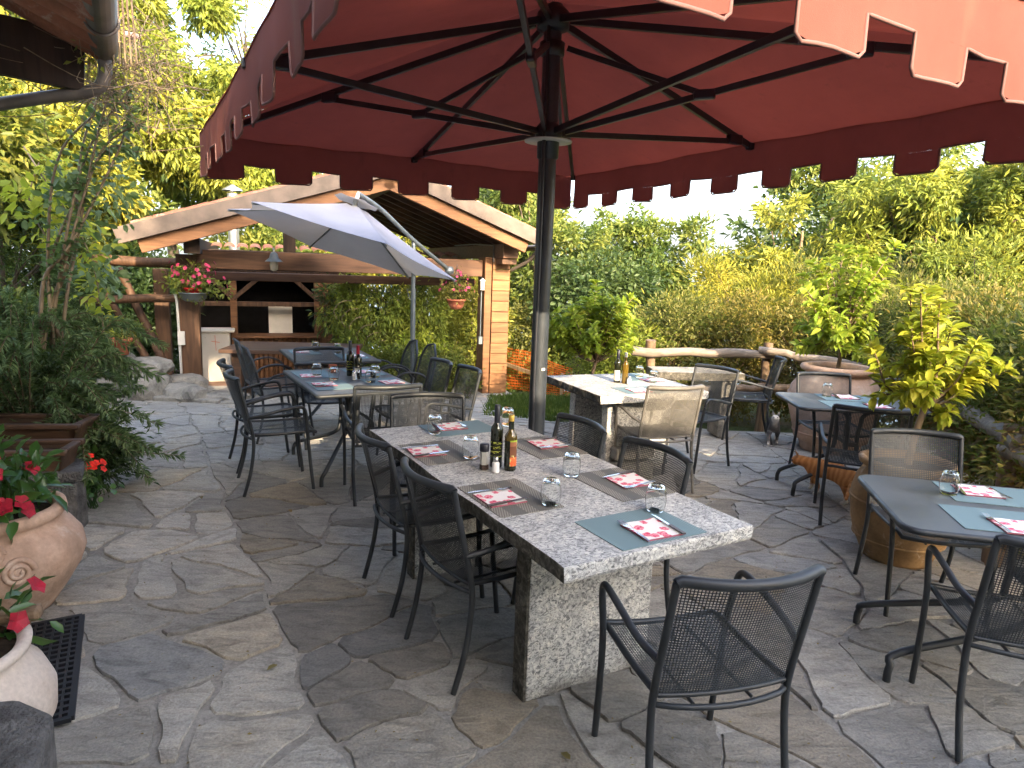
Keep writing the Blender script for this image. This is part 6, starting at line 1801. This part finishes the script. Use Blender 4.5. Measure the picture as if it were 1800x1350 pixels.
# red pot behind the creeper
rb = empty("red_bucket", pv(-2.17, 1.95, 1.12), 0, "red bucket hanging in the shade behind the creeper", "bucket")
mb = MB(); mb.lathe([(0.001, 0), (0.11, 0), (0.15, 0.28), (0.16, 0.28), (0.16, 0.3), (0.14, 0.3)], 20); mb.build("bucket_body", M["red_fabric"], rb)
mb = MB(); mb.tube([(0.15 * math.cos(a), 0, 0.28 + 0.18 * math.sin(a)) for a in np.linspace(0, PI, 10)], 0.006, 5); mb.build("handle", M["dark_metal"], rb)

# ------------------------------------------------------------------ rock edging and small pot at the left of the pavilion
rw = empty("rock_wall", (-4.95, 8.75, -0.2), 0, "low wall of rough stones at the left foot of the pavilion", "wall")
rd = random.Random(15)
def rock(loc, s, seed, parent, name="stone"):
    r2 = random.Random(seed); bm = bmesh.new(); bmesh.ops.create_icosphere(bm, subdivisions=2, radius=0.5)
    for v in bm.verts:
        k = 1 + 0.16 * math.sin(v.co.x * 7 + seed) + 0.14 * math.sin(v.co.y * 8 + seed * 2) + r2.uniform(-.06, .06)
        c = v.co * k
        c = Vector([max(-0.40, min(0.40, q)) for q in c])
        v.co = Vector((c.x * s[0], c.y * s[1], c.z * s[2]))
    me = bpy.data.meshes.new(name); bm.to_mesh(me); bm.free(); me.materials.append(M["rock"])
    o = link(name, me, parent, loc, (0, 0, r2.uniform(-.6, .6))); return o
for k, (x, y, z, sx, sy, sz_) in enumerate([(-0.5, 0.1, 0.2, 1.0, 0.7, 0.62), (0.1, 0.0, 0.18, 0.85, 0.7, 0.55), (-0.4, 0.1, 0.5, 0.9, 0.7, 0.35), (0.15, 0.05, 0.44, 0.7, 0.6, 0.3), (0.65, -0.05, 0.1, 0.8, 0.6, 0.36), (1.2, 0.0, 0.05, 0.7, 0.5, 0.26), (-1.1, 0.3, 0.25, 0.9, 0.7, 0.8), (1.75, 0.1, 0.02, 0.7, 0.5, 0.2), (0.4, 0.45, 0.12, 0.8, 0.6, 0.4)]):
    rock((x, y, z), (sx, sy, sz_), 50 + k, rw)
tp = empty("terracotta_pot", (-5.08, 8.62, 0.42), 0, "small red flowerpot standing on the rough stone wall", "pot")
pot("pot_body", [(0.001, 0), (0.10, 0), (0.135, 0.17), (0.15, 0.17), (0.152, 0.21), (0.135, 0.21), (0.12, 0.16)], 26, "terracotta_red", tp); soil(0.125, 0.17, tp)
flower_plant("potted_herb", (-5.08, 8.62, 0.59), [(0, 0, 0.14, 0.24, 0.2, 0.14), (0.15, 0, 0.1, 0.25, 0.2, 0.12)], 380, 0.07, 0.016, "leaf_mid", "feathery green herb in the small red flowerpot", "pink_petal", 0, 0.02, 41)
lp_ = empty("stone_edging", (-3.5, 8.6, -0.18), 0, "pale curved stone edging in front of the pavilion floor", "kerb")
for k in range(7):
    a = -0.15 + 0.13 * k
    mb = MB(); mb.poly([(-0.21, -0.14), (0.21, -0.15), (0.22, 0.13), (-0.2, 0.15)], -0.08, 0.09 - 0.004 * k); mb.build("kerb_stone", M["rock"], lp_, loc=(-0.9 + 0.44 * k, -0.03 * k * k * 0.35, -0.01 * k), rot=(0, 0, -0.04 * k), bevel=0.015)

# ------------------------------------------------------------------ fences
def log(name, a, b, r_, mat, parent, seed, n=9):
    r2 = random.Random(seed); a = Vector(a); b = Vector(b)
    pts = [a.lerp(b, i / 8) + Vector((r2.gauss(0, .008), r2.gauss(0, .008), r2.gauss(0, .009))) for i in range(9)]
    mb = MB(); mb.tube(pts, [r_ * r2.uniform(0.86, 1.14) for _ in pts], n); return mb.build(name, M[mat], parent)


lf = empty("log_fence", (2.9, 7.95, 0), 0, "rustic fence of weathered logs in front of the hedge", "fence")
fb = Vector((2.9, 7.95, 0))
def fl(x, y, z): return tuple(Vector((x, y, z)) - fb)
posts = [(1.60, 7.75, 0.93), (3.02, 7.98, 0.93), (3.85, 7.35, 0.80), (3.78, 6.3, 0.82), (3.42, 5.15, 0.84), (3.02, 3.95, 0.84), (2.75, 3.0, 0.84)]
for k, (x, y, h_) in enumerate(posts):
    log("post", fl(x, y, -0.2), fl(x, y, h_), 0.055, "wood_log", lf, 100 + k)
log("rail", fl(1.36, 7.66, 0.80), fl(3.15, 7.92, 0.80), 0.052, "wood_grey", lf, 120)
log("rail", fl(2.88, 7.88, 0.86), fl(3.95, 7.30, 0.74), 0.05, "wood_grey", lf, 121)
log("rail", fl(1.9, 7.72, 0.36), fl(3.1, 7.90, 0.38), 0.045, "wood_grey", lf, 122)
log("rail", fl(3.84, 7.36, 0.70), fl(3.72, 6.2, 0.72), 0.05, "wood_grey", lf, 123)
log("rail", fl(3.76, 6.35, 0.78), fl(3.30, 4.95, 0.80), 0.05, "wood_grey", lf, 124)
log("rail", fl(3.44, 5.2, 0.76), fl(2.98, 3.8, 0.79), 0.06, "wood_grey", lf, 125)
log("rail", fl(3.02, 4.0, 0.72), fl(2.7, 2.9, 0.76), 0.05, "wood_grey", lf, 126)
log("rail", fl(2.55, 7.62, 0.42), fl(3.4, 7.72, 0.44), 0.05, "wood_log", lf, 127)

bf = empty("board_fence", (1.0, 9.75, -0.30), 0, "short grey board fence beside the young lemon tree", "fence")
mb = MB(); mb.box((-0.07, 0, 0.45), (0.09, 0.09, 1.0)); mb.build("post", M["wood_brown"], bf, bevel=0.006)
mb = MB(); mb.box((1.1, 0.1, 0.45), (0.09, 0.09, 1.0)); mb.build("post", M["wood_grey"], bf, bevel=0.006)
for z in (0.78, 0.46):
    mb = MB(); mb.bar((-0.1, -0.06, z), (1.2, 0.04, z - 0.02), 0.025, 0.10); mb.build("board", M["wood_grey"], bf, bevel=0.004)
mb = MB(); mb.box((0.02, -0.08, 0.0), (0.08, 0.03, 0.4)); mb.build("board", M["wood_grey"], bf, bevel=0.004)

nf = empty("net_fence", (0.95, 11.2, -0.45), 0, "orange plastic safety net fence on sunlit wooden stakes", "fence")
na = Vector((0.20, 0.0, 0)); nb_ = Vector((-1.9, 3.5, -0.42))
def net_s(s, t_):
    p = na.lerp(nb_, s); return p + Vector((0.02 * math.sin(s * 20), 0.02 * math.sin(s * 17 + t_ * 4), t_ * (0.50 + 0.62 * s) - 0.03 * math.sin(s * 12) * t_))
mb = MB(); ribbon_grid(mb, net_s, 76, 15, 0.013, 0.013, 30, 0.001); mb.build("net", M["orange_net"], nf)
nd = (nb_ - na).normalized(); nn_ = Vector((nd.y, -nd.x, 0)) * -0.03
for s, hh in ((0.12, 0.42), (0.34, 0.66), (0.62, 0.85), (0.9, 1.0)):
    p = na.lerp(nb_, s) + Vector((-0.03, -0.03, 0))
    mb = MB(); mb.box(p + Vector((0, 0, hh / 2 - 0.1)), (0.05, 0.03, hh + 0.2)); mb.build("stake", M["wood_pale"], nf)
mb = MB(); mb.bar(na.lerp(nb_, 0.15) + Vector((-0.05, -0.05, 0.26)), na.lerp(nb_, 1.0) + Vector((-0.05, -0.05, 0.75)), 0.025, 0.07); mb.build("rail", M["wood_pale"], nf)

# ------------------------------------------------------------------ lawn
N = 12000
px_ = nrg.uniform(-0.35, 1.7, N); py_ = nrg.uniform(7.45, 11.3, N)
ok = ((px_ - 0.1) * 0.5 + (py_ - 8.0) > 0.0) & (py_ > 7.72 - 0.1 * px_)
px_, py_ = px_[ok], py_[ok]; N = len(px_)
P = np.stack([px_, py_, np.array([gz(a, b) - 0.055 for a, b in zip(px_, py_)])], 1)
ax = np.stack([nrg.normal(0, .35, N), nrg.normal(0, .35, N), np.ones(N)], 1)
me = leaf_mesh("lawn_grass", P, ax, nrg.normal(size=(N, 3)), nrg.uniform(0.06, 0.13, N), nrg.uniform(0.008, 0.016, N), M["grass_blade"])
o = link("lawn_grass", me); tag(o, "short green grass between the paving and the net fence", "grass", kind="stuff")
mb = MB(); mb.box((0.6, 8.28, gz(0, 8.3) - 0.03), (0.9, 0.16, 0.05), rz=-0.12); tag(mb.build("stone_step", M["rock"], bevel=0.01), "flat pale stepping stone lying in the lawn", "stone")
# grit and crumbs of leaf on the stones
N = 900
P = np.stack([nrg.uniform(-2.6, 3.2, N), 1.5 + 7.0 * nrg.random(N) ** 1.3, np.zeros(N)], 1); P[:, 2] = [gz(a, b) + 0.009 for a, b in P[:, :2]]
me = leaf_mesh("grit", P, np.concatenate([nrg.normal(size=(N, 2)), nrg.normal(size=(N, 1)) * 0.1], 1), np.tile([0, 0, 1.0], (N, 1)) + nrg.normal(size=(N, 3)) * 0.2, nrg.uniform(0.006, 0.02, N), nrg.uniform(0.004, 0.01, N), M["leaf_dry"])
tag(link("leaf_litter", me), "tiny crumbs of dry leaf scattered on the paving", "litter", kind="stuff")
# fallen leaves
lrd = random.Random(8)
spots = [(-0.95, 2.6, "in front of the granite leg"), (-1.5, 4.4, "near the drain stain"), (0.25, 2.1, "beside the front chair's foot"), (-2.2, 4.6, "on the pale path"), (1.3, 3.6, "between the two table groups"), (-1.2, 5.0, "under the dark table's edge")]
for x, y, lb in spots:
    me = leaf_mesh("fallen_leaf", np.array([[0, 0, 0.012]]), np.array([[math.cos(x * 9), math.sin(x * 9), 0.05]]), np.array([[0, 0, 1.0]]), np.array([0.05]), np.array([0.03]), M["leaf_dry"], LEAF6)
    o = link("fallen_leaf", me, loc=(x, y, gz(x, y))); tag(o, "dry fallen leaf " + lb, "leaf", "dry leaves on the paving")

# ------------------------------------------------------------------ cats
def fur(name, c1, c2, white_z, seed, chest=False):
    t = NT(name, 0.85, 0.15)
    v = t.coord(); w_ = t.N.new("ShaderNodeTexWave"); w_.wave_type = 'BANDS'; w_.bands_direction = 'Y'; w_.inputs["Scale"].default_value = 9; w_.inputs["Distortion"].default_value = 5; w_.inputs["Detail"].default_value = 3
    t.L.new(v, w_.inputs[0])
    c = t.ramp(w_.outputs["Fac"], [(0.1, tuple(0.6 * a + 0.4 * b for a, b in zip(c1, c2))), (0.9, c2)])
    s = t.N.new("ShaderNodeSeparateXYZ"); t.L.new(v, s.inputs[0])
    nz_ = t.math('ADD', s.outputs[2], t.math('MULTIPLY', t.noise(v, 22, 3), 0.05))
    c = t.mix((0.62, 0.57, 0.5), c, t.ramp(t.math('MULTIPLY', nz_, 4.0), [(white_z, 0.0), (white_z + 0.1, 1.0)]))
    if chest:
        c = t.mix(c, (0.62, 0.58, 0.54), t.ramp(t.math('ADD', s.outputs[1], t.math('MULTIPLY', t.noise(v, 30, 3), 0.03)), [(0.20, 0.0), (0.225, 0.85)]))
    t.color(c); t.bump(t.noise(v, 160, 3), 0.5, 0.004)
    return t.m


def cat(name_label, loc, rz, mat, pose, scale=1.0):
    """skinned skeleton, facing +Y; pose: dict of tweaks"""
    root = empty("cat", (loc[0], loc[1], gz(*loc[:2])), rz, name_label, "cat", "cats under the chairs")
    root.scale = (scale,) * 3
    hd = pose.get("head", (0, 0.25, 0.29)); sit = pose.get("sit", False); tail = pose.get("tail", [(0, -0.24, 0.20), (0.03, -0.34, 0.14), (0.06, -0.42, 0.10)])
    hipz = 0.10 if sit else 0.20
    V = [(0, -0.15, hipz)]; Rr = [(0.062, 0.068)]; E = []
    def add(p, r_, par):
        V.append(p); Rr.append(r_ if isinstance(r_, tuple) else (r_, r_)); E.append((par, len(V) - 1)); return len(V) - 1
    a = add((0, -0.04, (hipz + 0.21) / 2 + 0.005), (0.066, 0.074), 0)
    b = add((0, 0.07, 0.205), (0.060, 0.07), a)
    c = add((0, 0.14, 0.215), (0.052, 0.06), b)
    n_ = add(((hd[0] * 0.5), 0.14 + (hd[1] - 0.14) * 0.5, 0.215 + (hd[2] - 0.215) * 0.55), 0.040, c)
    h1 = add(hd, (0.047, 0.045), n_)
    fw = pose.get("look", Vector((0, 1, -0.15))).normalized()
    h2 = add(tuple(Vector(hd) + fw * 0.045), (0.026, 0.024), h1)
    for s in (-1, 1):
        st_ = pose.get("step", 0.03) * s
        k1 = add((s * 0.042, 0.135, 0.15), 0.027, c); k2 = add((s * 0.043, 0.125 + st_, 0.085), 0.0165, k1); k3 = add((s * 0.043, 0.135 + st_, 0.02), 0.0135, k2); add((s * 0.044, 0.16 + st_, 0.012), 0.015, k3)
        if sit:
            q1 = add((s * 0.06, -0.10, 0.085), 0.045, 0); q2 = add((s * 0.068, -0.02, 0.035), 0.022, q1); add((s * 0.066, 0.05, 0.014), 0.016, q2)
        else:
            q1 = add((s * 0.045, -0.125, 0.135), 0.036, 0); q2 = add((s * 0.046, -0.195 - st_, 0.078), 0.017, q1); q3 = add((s * 0.046, -0.185 - st_, 0.02), 0.0135, q2); add((s * 0.047, -0.155 - st_, 0.012), 0.015, q3)
    pt = 0
    for i, p in enumerate(tail): pt = add(p, 0.017 - 0.003 * i, pt)
    me = bpy.data.meshes.new("body"); me.from_pydata(V, E, [])
    o = link("body", me, root); me.materials.append(mat)
    sk_ = o.modifiers.new("skin", 'SKIN'); sk_.use_smooth_shade = True
    sd = me.skin_vertices[0].data
    for i, r_ in enumerate(Rr): sd[i].radius = r_; sd[i].use_root = (i == 0)
    ss = o.modifiers.new("sub", 'SUBSURF'); ss.levels = 2; ss.render_levels = 2
    side = fw.cross(Vector((0, 0, 1))).normalized(); upv = side.cross(fw)
    H = Vector(hd)
    for s in (-1, 1):
        bse = H + side * (0.024 * s) + upv * 0.028 - fw * 0.008
        mb = MB(); mb.add([bse - side * 0.016 * s * 1.0, bse + side * 0.016 * s - upv * 0.012, bse + upv * 0.040 + side * 0.010 * s, bse - fw * 0.012], [(0, 1, 2), (1, 3, 2), (3, 0, 2), (0, 3, 1)]); mb.build("ear", mat, root)
        mb = MB(); e_ = H + side * (0.018 * s) + upv * 0.010 + fw * 0.036
        mb.lathe([(0.0005, -0.006), (0.0055, -0.003), (0.0055, 0.003), (0.0005, 0.006)], 8, tuple(e_)); mb.build("eye", M["black_plastic"], root)
    mb = MB(); mb.lathe([(0.0005, -0.004), (0.005, 0), (0.0005, 0.004)], 6, tuple(H + fw * 0.066)); mb.build("nose", M["pink_petal"], root)
    return root


fur("fur_ginger", (0.30, 0.115, 0.035), (0.52, 0.24, 0.09), 0.28, 1)
fur("fur_grey", (0.045, 0.042, 0.042), (0.12, 0.112, 0.108), 0.22, 2, True)
cat("small grey and white cat facing the viewer under the chair by the fence", (2.73, 6.84), R(162), M["fur_grey"], dict(head=(0.0, 0.20, 0.31), look=Vector((0, 1, -0.1)), step=0.05), 0.98)
cat("ginger cat walking away with its head turned, under the dark chair", (2.52, 5.06), R(32), M["fur_ginger"], dict(head=(-0.06, 0.25, 0.235), look=Vector((-0.6, 0.6, -0.35)), step=0.05), 1.1)
cat("second ginger cat crouching behind the first one beside the mossy pot", (2.80, 5.04), R(-55), M["fur_ginger"], dict(head=(0.03, 0.25, 0.22), look=Vector((0.2, 1, -0.4)), step=-0.03), 1.05)

# ------------------------------------------------------------------ evening haze over the lake
t = bpy.data.materials.new("haze_air"); t.use_nodes = True
t.node_tree.nodes.clear()
ho = t.node_tree.nodes.new("ShaderNodeOutputMaterial"); hv = t.node_tree.nodes.new("ShaderNodeVolumePrincipled")
hv.inputs["Color"].default_value = (0.86, 0.92, 1.0, 1); hv.inputs["Density"].default_value = 0.00014; hv.inputs["Anisotropy"].default_value = 0.3
t.node_tree.links.new(hv.outputs[0], ho.inputs["Volume"])
mb = MB(); mb.box((0, 3740, 317), (18400, 8120, 766)); hz_ = mb.build("haze", t); tag(hz_, kind="stuff")
